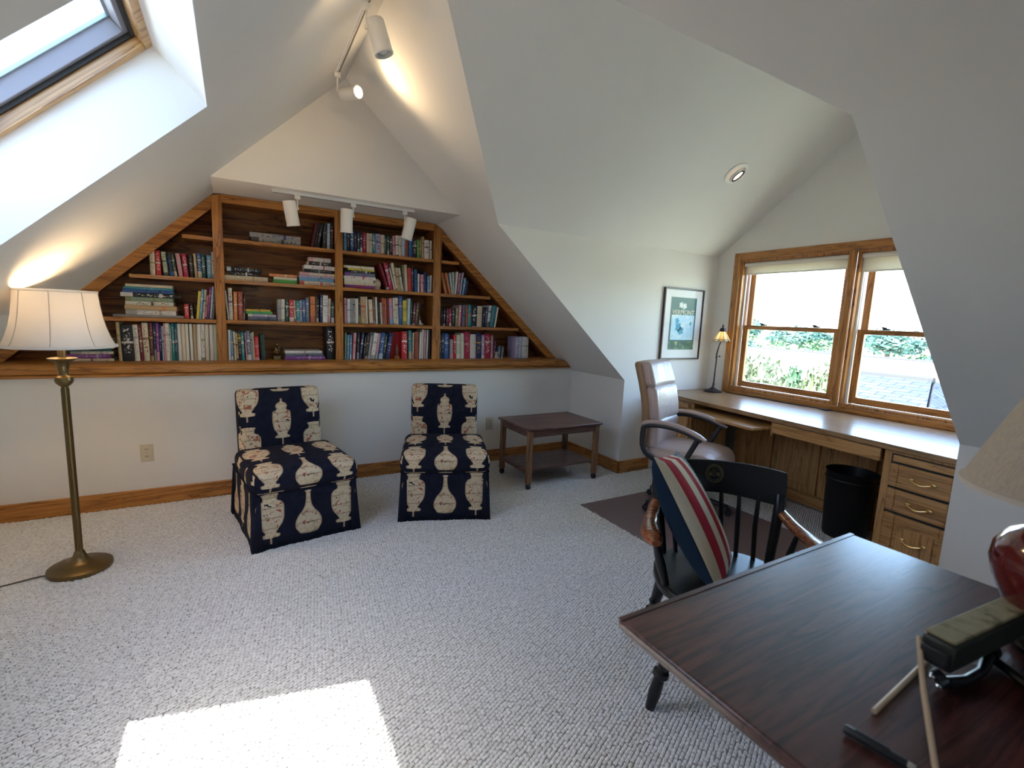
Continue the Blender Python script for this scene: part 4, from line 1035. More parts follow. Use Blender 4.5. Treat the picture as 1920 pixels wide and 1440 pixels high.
for i in range(10):
    a0,a1=2*math.pi*i/10,2*math.pi*(i+1)/10; am=(a0+a1)/2
    C_=lambda a,r,z:(.042+r*math.cos(a),r*math.sin(a),z)
    b=MB(); b.add([C_(a0,.026,.575),C_(a1,.026,.575),C_(a1,.075,.488),C_(am,.078,.478),C_(a0,.075,.488)],[(0,4,3,2,1)]); b.build('glass_pane',sm[i%2],t)
    e=MB(); e.tube([C_(a0,.026,.576),C_(a0,.076,.487)],.0018,6); e.tube([C_(a0,.0755,.494),C_(a1,.0755,.494)],.0028,6); e.tube([C_(a0,.076,.487),C_(am,.079,.477),C_(a1,.076,.487)],.0024,6); e.build('leading',lead,t)
MB().lathe([(.028,.570),(.029,.580),(.024,.592),(.022,.60),(.010,.604),(.006,.612),(.009,.622),(.004,.634),(.0005,.640)],18,(.042,0,0)).build('cap',bronze,t)
MB().ell((.042,0,.525),(.018,.018,.026),12,8).build('bulb',glow('small_warm_bulb',(1,.78,.45),6.0),t)
t=tag(MB().tube([(3.99,2.85,ZT_+.006),(4.0,2.5,ZT_+.006),(3.985,2.25,ZT_+.005),(4.0,2.05,ZT_+.006),(3.97,1.93,ZT_+.006),(3.985,1.9,ZT_+.012),(3.96,1.98,ZT_+.008),(3.95,1.93,ZT_+.006)],.005,6).build('cord',black_pl),'dark cord lying along the desk at the foot of the window trim','cord')
t=thing('wastebasket','round black wastebasket in the knee hole of the desk','bin',(3.49,1.50,.0))
MB().lathe([(.122,.004),(.126,.01),(.142,.43),(.147,.436),(.149,.445),(.143,.447),(.138,.43),(.122,.02),(.0001,.018)],40).build('bin_body',mat('black_leatherette',(.007,.007,.008),.42,spec=.25),t)
MB().lathe([(.1475,.392),(.1495,.396),(.1475,.40),(.145,.396)],40,closed=True).build('band',black_pl,t); MB().lathe([(.118,0),(.124,.0),(.124,.005)],40).build('foot_ring',black_pl,t)
tag(MB().b2((2.165,1.355,.001),(3.215,2.655,.006)).build('chair_mat',mat('brown_vinyl',(.17,.115,.115),.55,coat=.1),bevel=.002),'flat mauve brown vinyl mat on the carpet under the swivel chair','mat')
# ------------------------------------------------------------------ framed print on the dormer cheek
t=thing('picture','framed travel print with dark green borders hanging on the dormer cheek','picture',(3.612,YC,1.356))
hw,hh=.262,.327
f=MB()
for a in ((-hw,-hw+.014,-hh,hh),(hw-.014,hw,-hh,hh),(-hw+.014,hw-.014,-hh,-hh+.014),(-hw+.014,hw-.014,hh-.014,hh)): f.b2((a[0],-.024,a[2]),(a[1],-.002,a[3]))
f.build('frame',mat('dark_frame',(.045,.02,.018),.35),t,.002)
MB().b2((-hw+.012,-.014,-hh+.012),(hw-.012,-.006,hh-.012)).build('mat_board',mat('white_mat_board',(.80,.79,.77),.8),t)
pr_=MB().b2((-.170,-.0155,-.235),(.170,-.0138,.245)).build('print',None or mat('print_green',(.03,.13,.12),.7),t)
def noise_mat(nm,stops,sc):
    m=mat(nm,(.5,.5,.5),.7); n=N(m); tc=n.n('TexCoord'); z=n.n('TexNoise',i_Scale=sc,i_Detail=3.0); n.l(tc.outputs['Object'],z.inputs[0]); n.l(n.ramp(z.outputs[0],stops),n.b.inputs['Base Color']); return m
MB().b2((-.152,-.0165,-.145),(.152,-.0153,.085)).build('print_scene',noise_mat('print_sky',[(.3,(.55,.75,.80)),(.5,(.42,.66,.78)),(.62,(.70,.80,.78)),(.7,(.10,.40,.50))],14.0),t)
lf=MB()
def leafshape(cx,cz,s,rot,y):
    pts=[]
    for i in range(22):
        a=2*math.pi*i/22; r=s*(.55+.45*abs(math.cos(2.5*a)))*(1 if i%2 else .72); pts.append((cx+r*math.sin(a+rot),y,cz+r*math.cos(a+rot)))
    return pts
for cx,cz,s,r_ in ((-.055,-.03,.055,.5),(-.02,-.06,.05,2.2),(-.075,.03,.035,4)): lf.poly(leafshape(cx,cz,s,r_,-.0166),(0,-1,0),.0005)
lf.build('print_leaf',mat('print_teal',(.04,.32,.48),.7),t)
lf=MB(); lf.poly(leafshape(-.035,.175,.036,.3,-.0156),(0,-1,0),.0005); lf.poly(leafshape(.012,.168,.036,-.5,-.0156),(0,-1,0),.0005); lf.b2((-.012,-.0162,.115),(-.006,-.0156,.15)); lf.build('print_emblem',mat('print_pale',(.72,.76,.68),.7),t)
MB().b2((-.17,-.0162,-.235),(.17,-.0155,-.16)).build('print_meadow',noise_mat('print_meadow',[(.35,(.02,.08,.07)),(.55,(.06,.18,.08)),(.68,(.40,.45,.20))],22.0),t)
def text(s,size,m_,par,M,name='lettering',ext=.0006,sx=1):
    cu=bpy.data.curves.new(name,'FONT'); cu.body=s; cu.size=size; cu.align_x='CENTER'; cu.align_y='CENTER'; cu.extrude=ext
    o=bpy.data.objects.new(name,cu); COL.objects.link(o); dg=bpy.context.evaluated_depsgraph_get(); me=bpy.data.meshes.new_from_object(o.evaluated_get(dg)); bpy.data.objects.remove(o)
    me.materials.clear(); me.materials.append(m_); o=bpy.data.objects.new(name,me); COL.objects.link(o); o.parent=par; o.matrix_local=M@Matrix.Diagonal((sx,1,1,1)); return o
text('VERMONT',.062,mat('print_cream',(.66,.62,.45),.7),t,Matrix.Translation((0,-.0160,.107))@Matrix.Rotation(R_(90),4,'X'),sx=1.02)
MB().b2((-hw+.012,-.0195,-hh+.012),(hw-.012,-.0185,hh-.012)).build('glazing',pane_mat('picture_glass',(.98,.98,.98),.008),t)
# ------------------------------------------------------------------ floor lamp
t=thing('floor_lamp','tall aged brass floor lamp with a white bell shade, lit','lamp',(-.72,3.03,.004))
MB().lathe([(0,0),(.126,0),(.130,.010),(.128,.022),(.112,.030),(.070,.040),(.040,.052),(.026,.075),(.020,.095),(.016,.10)],40).build('base',brass,t)
p=MB()
pf=[(.0135,.095)]+[(.0135,.93)]+[(.015,.935),(.022,.94),(.032,.952),(.036,.965),(.032,.980),(.019,.988),(.017,1.0),(.022,1.022),(.027,1.045),(.032,1.052),(.052,1.064),(.056,1.071),(.046,1.073),(.016,1.076),(.016,1.13),(.0001,1.131)]
p.lathe(pf,20); 
for k in range(8):
    a=k*math.pi/4; p.tube([(.0128*math.cos(a),.0128*math.sin(a),.1),(.0128*math.cos(a),.0128*math.sin(a),.925)],.0035,6)
p.build('pole',brass,t)
s_=MB(); s_.lathe([(.014,1.124),(.018,1.14),(.018,1.185),(.014,1.19)],16); s_.build('socket',brassb,t)
sw=MB(); sw.tube([(0,0,1.15),(.055,-.02,1.145)],.003,6); sw.tube([(.055+.018*math.cos(a),-.02,1.145+.018*math.sin(a)) for a in np.linspace(0,6.28,14)],.003,6); sw.tube([(-.06+.022*math.cos(a),-.04,1.135+.016*math.sin(a)) for a in np.linspace(0,6.28,14)],.003,6); sw.tube([(0,0,1.15),(-.04,-.03,1.14)],.003,6); sw.build('switch',brassb,t)
MB().ell((0,0,1.235),(.032,.032,.045),14,10).build('bulb',glow('warm_bulb',(1,.80,.52),8.0),t)
hp=MB(); hp.tube([(.0,-.02,1.19),(.0,-.06,1.25),(.0,-.045,1.34),(0,0,1.375),(0,.045,1.34),(0,.06,1.25),(0,.02,1.19)],.0025,6); hp.tube([(0,0,1.375),(0,0,1.385)],.004,8); hp.build('harp',brass,t)
prof=[(.208,1.128),(.196,1.145),(.182,1.18),(.170,1.22),(.160,1.27),(.152,1.33),(.147,1.385)]
sh=MB(); sh.lathe(prof+[(r-.003,z) for r,z in prof[::-1]],48,closed=True); lamp_sh=sh.build('lampshade',shade_mat('white_silk',(.86,.83,.79),.16),t)
tr=MB(); tr.lathe([(.206,1.124),(.211,1.126),(.211,1.136),(.206,1.137)],48,closed=True); braid=shade_mat('white_braid',(.82,.80,.78),.2); tr.build('trim_band',braid,lamp_sh); MB().lathe([(.146,1.38),(.1495,1.382),(.1495,1.39),(.146,1.391)],48,closed=True).build('trim_band',braid,lamp_sh)
rb=MB()
for k in range(8):
    a=k*math.pi/4-R_(87); rb.tube([((r+.0008)*math.cos(a),(r+.0008)*math.sin(a),z) for r,z in prof],.0014,6)
rb.build('rib',shade_mat('shade_seam',(.55,.50,.46),.2),lamp_sh)
fs=MB(); fs.tube([(.147*math.cos(a),.147*math.sin(a),1.383) for a in (0,math.pi)],.0018,6); fs.tube([(.147*math.cos(a),.147*math.sin(a),1.383) for a in (1.57,4.712)],.0018,6); fs.lathe([(.012,1.383),(.012,1.388),(.004,1.392),(.0005,1.393)],14); fs.build('finial',brass,t)
l=bpy.data.lights.new('lamp_light','POINT'); l.energy=LAMP; l.color=(1,.70,.40); l.shadow_soft_size=.035; lo=bpy.data.objects.new('lamp_light',l); COL.objects.link(lo); lo.parent=t; lo.location=(0,0,1.30)
cdn=[(-.845,3.0,.012),(-.90,3.02,.010),(-1.0,2.93,.010),(-1.12,2.95,.010),(-1.40,2.9,.010)]
tag(MB().tube(bez(*[Vector(q) for q in (cdn[0],cdn[1],cdn[2],cdn[4])],n=14),.0035,6).build('lamp_cord',mat('brown_cord',(.10,.075,.05),.5)),'thin brown flex trailing over the carpet from the brass floor lamp','cord')
# ------------------------------------------------------------------ swivel chair
leather=mat('taupe_leather',(.46,.345,.31),.36,coat=.15); n=N(leather); tc=n.n('TexCoord'); z=n.n('TexNoise',i_Scale=220.0,i_Detail=2.0); n.l(tc.outputs['Object'],z.inputs[0])
mp=n.n('Mapping'); mp.inputs['Scale'].default_value=(38,4,5); n.l(tc.outputs['Object'],mp.inputs[0]); z3=n.n('TexNoise',i_Scale=1.0,i_Detail=2.0); n.l(mp.outputs[0],z3.inputs[0])
n.bump(n.math('ADD',n.math('MULTIPLY',z.outputs[0],.12),z3.outputs[0]),.55,.012)
leather_side=mat('brown_leather',(.30,.175,.085),.42)
t=thing('office_chair','taupe leather swivel armchair with a high gathered back, facing the desk','chair',(2.827,2.277,.006),.40)
ZS_=.475
def seatwarp(p): return Vector((p.x*(1-.12*max(0,(p.y-.0))/.3),p.y,p.z-.03*max(0,(-p.y-.15)/.12)**2))
b=MB(); rbox(b,(0,-.02,ZS_-.055),(.52,.52,.115),.055,7,0,.02,None,seatwarp); weld(b.build('seat_cushion',leather,t))
def bw(p):   # curve of the back: z measured from the seat
    z=p.z-.42; y=.235+.10*z+.16*max(0,z-.25)**1.5*.6-.035*math.sin(min(max(z,0)/.65,1)*math.pi); wd=1-.10*max(0,(z-.45)/.25)**2
    return Vector((p.x*wd,p.y+y+.05*(p.x/.25)**2*-.6,p.z))
for z0,z1 in ((.455,.66),(.655,.90),(.895,1.075)):
    b=MB(); rbox(b,(0,-.012,(z0+z1)/2),(.455,.085,z1-z0+.006),.036,7,0,0,None,bw); weld(b.build('back_cushion',leather,t))
b=MB(); rbox(b,(0,.045,.76),(.45,.07,.62),.03,8,0,0,None,bw); weld(b.build('back_shell',leather_side,t))
for s in (-1,1):
    f=MB(); x=s*.285
    f.tube(bez((x,.235,.625),(x,.245,.50),(x,.25,.41),(x*.9,.10,.395),8)+bez((x*.9,.06,.395),(x*.6,0,.395),(x*.4,0,.395),(x*.3,0,.395),4),.019,10,flat=1)
    f.tube(bez((x,.235,.625),(x,.20,.655),(x,.0,.675),(x,-.165,.592),8),.016,10)
    f.tube([(x,-.14,.60),(x*.97,-.085,.48),(x*.9,-.05,.40)],.018,10)
    o=f.build('arm',black_pl,t)
    pd=MB(); pd.tube(bez((x,.25,.642),(x,.20,.682),(x,.0,.700),(x,-.19,.600),12),[.014]+[.025]*11+[.016],12,flat=.62); pd.build('arm_pad',leather,o)
MB().box((0,.02,.385),(.20,.24,.03)).build('seat_plate',black_pl,t,.004); MB().lathe([(.03,.10),(.03,.24),(.022,.245),(.022,.375)],18).build('gas_lift',black_pl,t)
for k in range(5):
    a=k*2*math.pi/5+R_(70); b=MB(); c_,s_=math.cos(a),math.sin(a)
    b.tube([(.02*c_,.02*s_,.105),(.16*c_,.16*s_,.095),(.30*c_,.30*s_,.068)],[.034,.028,.02],10,flat=.7); o=b.build('base_arm',black_pl,t)
    w_=MB(); 
    for dd in (-.014,.014):
        w_.T(Matrix.Translation((.305*c_-dd*s_,.305*s_+dd*c_,.026))@Matrix.Rotation(a,4,'Z')@Matrix.Rotation(R_(90),4,'X')).lathe([(0,-.009),(.022,-.008),(.0255,0),(.022,.008),(0,.009)],16)
    w_.T(); w_.tube([(.305*c_,.305*s_,.03),(.305*c_,.305*s_,.066)],.009,8); w_.build('caster',black_pl,o)
# ------------------------------------------------------------------ black college armchair
t=thing('armchair','black spindle back college armchair with cherry arms, tucked against the dark table','chair',(1.533,1.019,0),-.68)
seat=[]
for i in range(28):
    a=2*math.pi*i/28; e=2.6; x=.255*math.copysign(abs(math.cos(a))**(2/e),math.cos(a)); y=.235*math.copysign(abs(math.sin(a))**(2/e),math.sin(a)); seat.append((x*(1-.08*(y>0)*y/.235),y+.0,.405))
MB().poly(seat,(0,0,1),.036).build('seat',black_lac,t,.012,3)
def turned(p0,p1,r,nm,m_=black_lac,par=t,n=14,prof=None):
    p0,p1=Vector(p0),Vector(p1); prof=prof or [(0,.8),(.08,.85),(.3,1.25),(.5,1.0),(.62,.85),(.64,1.3),(.68,1.35),(.71,.9),(.85,1.05),(1,.75)]
    return MB().tube([p0.lerp(p1,f) for f,_ in prof],[r*q for _,q in prof],n).build(nm,m_,par)
for sx in (-1,1):
    turned((sx*.17,-.15,.405),(sx*.256,-.150-.02,.004),.021,'leg'); turned((sx*.17,.15,.405),(sx*.235,.24,.004),.021,'leg')
for y0 in (-.162,.20): MB().tube([(-.215,y0,.16),(0,y0,.165),(.215,y0,.16)],[.010,.014,.010],10).build('stretcher',black_lac,t)
for sx in (-1,1): MB().tube([(sx*.222,-.165,.19),(sx*.218,.02,.195),(sx*.218,.21,.19)],[.010,.013,.010],10).build('stretcher',black_lac,t)
cz0,cz1=.668,.800
def cresty(x): return .262-.085*(abs(x)/.27)**2+.0
cr=MB(); nx=18; vs=[];fs=[]
for i in range(nx+1):
    x=-.256+.512*i/nx; y=cresty(x); e=abs(x)/.256; zt=cz1-.008*e**4; zb=cz0+.006*math.cos(x/.256*math.pi)-.004
    dy=.012; lean=.022
    vs+=[(x,y,zb),(x,y+lean,zt-.006),(x,y+lean+.006,zt),(x,y+lean+.014,zt-.002),(x,y+.020,zb)]
for i in range(nx):
    for j in range(5): fs.append((i*5+j,i*5+(j+1)%5,(i+1)*5+(j+1)%5,(i+1)*5+j))
fs+=[(4,3,2,1,0),tuple(nx*5+j for j in range(5))]
cr.add(vs,fs); crest=cr.build('crest_rail',black_lac,t,.004,2)
for x in (-.17,-.102,-.034,.034,.102,.17):
    xb=x*.86; MB().tube([(xb,.19-.06*(abs(xb)/.2)**2,.43),((x+xb)/2,(.19+cresty(x))/2+.0,.56),(x,cresty(x)+.008,cz0+.01)],[.0085,.0105,.0075],10).build('spindle',black_lac,t)
for sx in (-1,1): MB().tube([(sx*.200,.145,.43),(sx*.218,.168,.56),(sx*.230,.185,.66),(sx*.238,cresty(.238)+.012,cz0+.03)],[.017,.019,.020,.022],12).build('stile',black_lac,t)
for sx in (-1,1):
    a=MB(); pts=bez((sx*.238,.180,.640),(sx*.262,.10,.600),(sx*.300,-.02,.600),(sx*.278,-.155,.612),14)
    a.tube(pts,[.020,.023,.024,.024,.025,.026,.027,.028,.030,.033,.036,.037,.036,.030,.016],12,flat=.72); a.build('arm',armwood,t)
    for y,xo in ((-.11,.276),(-.015,.272),(.07,.258)):
        xs=sx*(.225 if y<0 else .222); MB().tube([(xs,y*.9,.435),((xs+sx*xo)/2,y,.52),(sx*xo,y,.602)],[.009,.0125,.008] if y>-.1 else [.013,.018,.011],10).build('arm_spindle',black_lac,t)
# gilt seal on the crest
sx_=.0; sc_=Matrix.Translation((sx_,cresty(sx_)+.0085,.748))@Matrix.Rotation(R_(-11),4,'X')@Matrix.Rotation(R_(8),4,'Z')
sl_=MB(); sl_.T(sc_@Matrix.Rotation(R_(90),4,'X'))
for r_,wd in ((.036,.0012),(.0275,.0008)): sl_.lathe([(r_-wd,.0),(r_-wd,.0022),(r_+wd,.0022),(r_+wd,.0)],36,closed=True)
for k in range(20):
    a=k*math.pi/10; sl_.box((.0318*math.cos(a),.0318*math.sin(a),.001),(.003,.003,.002))
for k in range(4): sl_.box((-.016+.0105*k,.0145 if k%3 else .006,.001),(.005,.004,.002))
for s in (-1,1): sl_.ell((s*.0165,-.004,.0006),(.006,.008,.0014),10,5)
sl_.build('seal',gold,crest)
text('D',.026,gold,crest,sc_@Matrix.Rotation(R_(90),4,'X')@Matrix.Translation((0,-.002,.0012)),'seal_letter')
# ------------------------------------------------------------------ flag cushion leaning in the armchair
def flag_mat():
    m=mat('flag_cloth',(.5,.1,.1),.95,spec=.1); n=N(m); uv=n.n('UVMap',uv_map='UV'); sp=n.n('SeparateXYZ'); n.l(uv.outputs[0],sp.inputs[0]); U,V=sp.outputs[0],sp.outputs[1]
    st=n.math('GREATER_THAN',n.math('FRACT',n.math('ADD',n.math('MULTIPLY',U,3.3),.72)),.52)
    cream,red,blue=(.66,.58,.44),(.36,.02,.035),(.018,.05,.12)
    c=n.mix(st,red,cream)
    a=n.math('FRACT',n.math('MULTIPLY',U,26)); b=n.math('FRACT',n.math('ADD',n.math('MULTIPLY',V,15),n.math('MULTIPLY',n.math('FLOOR',n.math('MULTIPLY',U,26)),.5)))
    d=n.math('ADD',n.math('POWER',n.math('SUBTRACT',a,.5),2.0),n.math('POWER',n.math('SUBTRACT',b,.5),2.0))
    bl=n.mix(n.math('LESS_THAN',d,.07),blue,(.68,.62,.52))
    can=n.math('MULTIPLY',n.math('GREATER_THAN',U,.66),n.math('GREATER_THAN',V,.30))
    n.l(n.mix(can,c,bl),n.b.inputs['Base Color']); tc=n.n('TexCoord'); z=n.n('TexNoise',i_Scale=260.0); n.l(tc.outputs['Object'],z.inputs[0]); n.bump(z.outputs[0],.4,.002); return m
h_=Vector((-.23,.165,.42)).normalized(); w_=Vector((.242,.970,0)); w_=(w_-h_*w_.dot(h_)).normalized(); n_=w_.cross(h_).normalized()
pc=Vector((-.121,.022,.665)); A_=bpy.data.objects['armchair']
PM=A_.matrix_basis@Matrix(((w_.x,h_.x,n_.x,pc.x),(w_.y,h_.y,n_.y,pc.y),(w_.z,h_.z,n_.z,pc.z),(0,0,0,1)))
t=bpy.data.objects.new('cushion',None); COL.objects.link(t); t.matrix_world=PM; tag(t,'stars and stripes cushion with a denim back leaning in the black armchair','cushion')
def pil(side):
    N_=18; S=.228; mb=MB(); vs=[];fs=[];uvs=[]
    for i in range(N_+1):
        for j in range(N_+1):
            u,v=2*i/N_-1,2*j/N_-1
            pin=1-.055*(1-abs(v)**2)*abs(u)**3; pin2=1-.055*(1-abs(u)**2)*abs(v)**3
            th=(.058 if side>0 else .090)*max(0,(1-u*u))**.42*max(0,(1-v*v))**.42+.0015
            vs.append((S*u*pin,1.04*S*v*pin2,side*th))
    for i in range(N_):
        for j in range(N_):
            k=[i*(N_+1)+j,(i+1)*(N_+1)+j,(i+1)*(N_+1)+j+1,i*(N_+1)+j+1]
            if side<0: k=k[::-1]
            fs.append(k); uvs.append([((q//(N_+1))/N_,(q%(N_+1))/N_) for q in k])
    mb.add(vs,fs,0,uvs); return mb
pil(1).build('flag_face',flag_mat(),t); pil(-1).build('denim_back',mat('denim',(.006,.015,.030),.95,spec=.1),t)
# ------------------------------------------------------------------ dark table in the foreground
TT=.73
t=thing('table','dark mahogany table with a moulded edge in the near corner','table',(1.17,-.10,0))
b=MB(); b.b2((-.485,-.80,TT-.022),(.475,.79,TT)); b.build('tabletop',mahog,t,.007,3)
MB().b2((-.475,-.79,TT-.034),(.465,.78,TT-.022)).build('edge_moulding',mahog,t,.004)
MB().b2((-.485,.776,TT-.0005),(.475,.790,TT+.0015)).build('end_lipping',mahog,t,.001)
for x0,x1,y0,y1 in ((-.22,.32,-.62,-.60),(-.22,.32,.36,.38),(-.22,-.20,-.60,.36),(.30,.32,-.60,.36)): MB().b2((x0,y0,TT-.11),(x1,y1,TT-.034)).build('apron',mahog,t,.002)
for x in (-.21,.31):
    for y in (-.60,.36): MB().b2((x-.028,y-.028,.004),(x+.028,y+.028,TT-.034)).build('leg',mahog,t,.004)
# red lamp at the right of the table
redg=mat('oxblood_glaze',(.13,.008,.008),.12,coat=1.0)
t=thing('table_lamp','glossy oxblood red vase lamp with a big cream shade on the dark table','lamp',(1.405,.20,TT+.0005))
MB().lathe([(0,0),(.072,0),(.076,.012),(.070,.022),(.060,.028)],40).build('base',black_lac,t)
MB().lathe([(.058,.026),(.070,.05),(.094,.09),(.114,.135),(.122,.17),(.119,.20),(.100,.232),(.070,.25),(.042,.262),(.032,.275),(.03,.288)],48).build('vase',redg,t)
MB().lathe([(.028,.286),(.052,.291),(.062,.300),(.058,.309),(.03,.314),(.012,.318),(.011,.345),(.015,.35),(.015,.40),(.0001,.402)],32).build('collar',black_lac,t)
pf=[(.186,.325),(.068,.62)]
sh=MB(); sh.lathe(pf+[(.065,.62),(.183,.325)],56,closed=True); o=sh.build('lampshade',shade_mat('cream_linen',(.72,.60,.44),.35,1),t)
tb=MB(); tb.lathe([(.182,.321),(.188,.321),(.188,.331),(.183,.331)],56,closed=True); tape=shade_mat('cream_tape',(.76,.66,.52),.2); tb.build('trim_band',tape,o); MB().lathe([(.064,.615),(.070,.615),(.070,.623),(.064,.623)],40,closed=True).build('trim_band',tape,o)
hp=MB(); hp.tube([(0,-.015,.40),(0,-.045,.47),(0,-.03,.56),(0,0,.60),(0,.03,.56),(0,.045,.47),(0,.015,.40)],.0025,6); hp.tube([(0,0,.6),(0,0,.635)],.004,8); hp.tube([(-.066,0,.615),(.066,0,.615)],.002,6); hp.tube([(0,-.066,.615),(0,.066,.615)],.002,6); hp.build('harp',brass,t)
MB().ell((0,0,.45),(.03,.03,.045),12,8).build('bulb',mat('opal_bulb',(.8,.78,.72),.3),t)
# low balance-arm lamp: long head carried on a thin pale rod, black foot with chrome screws
t=thing('balance_lamp','low lamp with tan topped dark head and thin pale rods, on dark table','lamp',(1.055,.285,TT+.0005),R_(-5.5))
iv=t.matrix_basis.inverted(); lc=lambda x,y,z:iv@Vector((x,y,z))
hd=MB().b2((0,-.024,.040),(.31,.024,.092)).build('head',mat('dark_leather',(.022,.02,.014),.5),t,.006)
tan=noise_mat('tan_lid',[(.36,(.14,.11,.045)),(.46,(.27,.22,.11)),(.7,(.34,.28,.15))],30.0)
MB().b2((.006,-.022,.092),(.31,.023,.097)).build('lid',tan,hd,.003); MB().b2((-.008,-.02,.050),(.001,.02,.076)).build('end_cap',black_pl,hd,.002)
pale=mat('pale_rod',(.58,.42,.27),.5)
MB().tube([lc(1.075,.317,.800),lc(.985,.275,.770),lc(.975,.270,.7665),lc(.861,.212,.7345),lc(.80,.183,.7345)],[.0042,.0042,.0046,.0042,.0042],8).build('rod',pale,t)
MB().tube([lc(.893,.303,.7345),lc(1.14,.316,.736)],.0045,8).build('rod',pale,t)
b=MB(); b.tube([lc(1.062,.280,.745),lc(1.072,.274,.752)],.016,12); b.tube([lc(1.085,.272,.738),lc(1.13,.258,.736),lc(1.18,.252,.738),lc(1.235,.258,.748)],[.010,.008,.008,.011],10); b.tube([lc(1.235,.262,.752),lc(1.255,.262,.752)],.017,12); b.tube([lc(1.245,.258,.742),lc(1.222,.215,.738),lc(1.20,.17,.736)],.008,8); b.tube([lc(1.245,.27,.750),lc(1.25,.285,.778)],.007,8)
b.build('foot',black_lac,t)
b=MB(); b.ell(lc(1.056,.284,.752),(.008,.006,.006),8,6); b.ell(lc(1.060,.274,.740),(.008,.006,.005),8,6); b.ell(lc(1.24,.266,.768),(.007,.007,.004),8,6); b.build('screw',chrome,t)
t=thing('pen','thick black pen with a metal tip lying on the dark table','pen',(.813,.270,TT+.008),R_(100))
p0=MB().T(Matrix.Rotation(R_(90),4,'Y')); p0.lathe([(.0062,-.042),(.0074,-.038),(.0074,.034),(.0056,.038)],14); p0.build('barrel',black_pl,t)
MB().T(Matrix.Rotation(R_(90),4,'Y')).lathe([(.0058,-.050),(.0066,-.048),(.0066,-.040)],14).build('tip',chrome,t)
MB().b2((-.02,-.0015,.0072),(.024,.0015,.0092)).build('clip',black_pl,t)
# ------------------------------------------------------------------ outside the window
grass=noise_mat('grass',[(.35,(.34,.35,.24)),(.6,(.42,.41,.31)),(.75,(.48,.46,.37))],.6)
gd=MB(); n_g=24; gx=[5+ (150-5)*(i/n_g)**1.6 for i in range(n_g+1)]; gy=[-60+180*i/n_g for i in range(n_g+1)]
zz=lambda x,y:-3.2+ .004*(x-5)+.25*math.sin(x*.15)*math.cos(y*.12)
gd.add([(x,y,zz(x,y)) for x in gx for y in gy],[(i*(n_g+1)+j,(i+1)*(n_g+1)+j,(i+1)*(n_g+1)+j+1,i*(n_g+1)+j+1) for i in range(n_g) for j in range(n_g)])
grass.node_tree.nodes['Principled BSDF'].inputs['Specular IOR Level'].default_value=0
struct(gd.build('ground',grass))
def shingles(nm,c1,c2):
    m=mat(nm,c1,.95,spec=0); n=N(m); tc=n.n('TexCoord'); br=n.n('TexBrick',i_Scale=1.0); br.inputs['Color1'].default_value=(*c1,1); br.inputs['Color2'].default_value=(*c2,1); br.inputs['Mortar'].default_value=(*[q*.5 for q in c1],1)
    br.inputs['Mortar Size'].default_value=.012; br.inputs['Brick Width'].default_value=.3; br.inputs['Row Height'].default_value=.14
    mp=n.n('Mapping'); mp.inputs['Rotation'].default_value=(0,0,R_(90)); n.l(tc.outputs['Object'],mp.inputs[0]); n.l(mp.outputs[0],br.inputs[0])
    z=n.n('TexNoise',i_Scale=9.0,i_Detail=3.0); n.l(tc.outputs['Object'],z.inputs[0]); n.l(n.mix(n.math('MULTIPLY',z.outputs[0],.5),br.outputs[0],c2),n.b.inputs['Base Color']); return m
def roof(name,label,quads,m_,walls,wm,ridge):
    t=thing(name,label,'building',(0,0,0))
    for q in quads:
        a=Vector(q[1])-Vector(q[0]); b_=Vector(q[2])-Vector(q[0]); nn=a.cross(b_).normalized(); nn=nn if nn.z>0 else -nn
        MB().poly(q,nn,.08).build('roof_slope',m_,t)
    for lo_,hi_ in walls: MB().b2(lo_,hi_).build('wall',wm,t)
    if ridge: MB().tube(ridge,.07,8).build('ridge_cap',dark,t)
    return t
wsid=mat('white_siding',(.72,.70,.66),.8)
roof('house_wing','grey blue shingled roof close outside the window by the drawer pedestal',[[(9,3.0,.60),(9,4.15,.60),(5.6,2.95,-.10),(5.6,1.9,-.10)],[(9,3.0,.60),(9,4.15,.60),(12,4.3,-.1),(12,1.9,-.1)],[(9,4.15,.60),(5.6,2.95,-.10),(12,4.3,-.1)],[(9,3.0,.60),(5.6,1.9,-.10),(12,1.9,-.1)]],shingles('slate_shingles',(.042,.052,.068),(.064,.075,.092)),[((6.4,2.2,-3.2),(11.2,3.1,-.16))],wsid,[(9,2.98,.66),(9,4.18,.66)])
roof('barn','long pale roof beyond the grey blue shingled wing',[[(22,-3,.28),(22,16,.28),(14.6,16,-1.0),(14.6,-3,-1.0)],[(22,-3,.28),(22,16,.28),(30,16,-1.4),(30,-3,-1.4)]],shingles('pale_shingles',(.27,.25,.225),(.32,.30,.275)),[((15,-2.6,-3.2),(29.5,15.6,-1.5))],wsid,[(22,-3,.36),(22,16,.36)])
hs=roof('house','small white gabled house among the trees far outside the window',[[(31.2,8.9,1.15),(34.4,8.9,1.15),(34.4,10.4,.2),(31.2,10.4,.2)],[(31.2,8.9,1.15),(34.4,8.9,1.15),(34.4,7.4,.2),(31.2,7.4,.2)]],shingles('brown_shingles',(.30,.27,.24),(.36,.33,.30)),[((31.4,7.6,-3.2),(34.2,10.2,.2))],wsid,None)
MB().poly([(31.4,7.6,.2),(31.4,10.2,.2),(31.4,8.9,1.05)],(1,0,0),.1).build('gable',wsid,hs); MB().b2((31.32,8.5,-.9),(31.4,9.2,-.1)).build('window',mat('far_glass',(.05,.07,.09),.2),hs)
bark=mat('bark',(.10,.07,.05),.9)
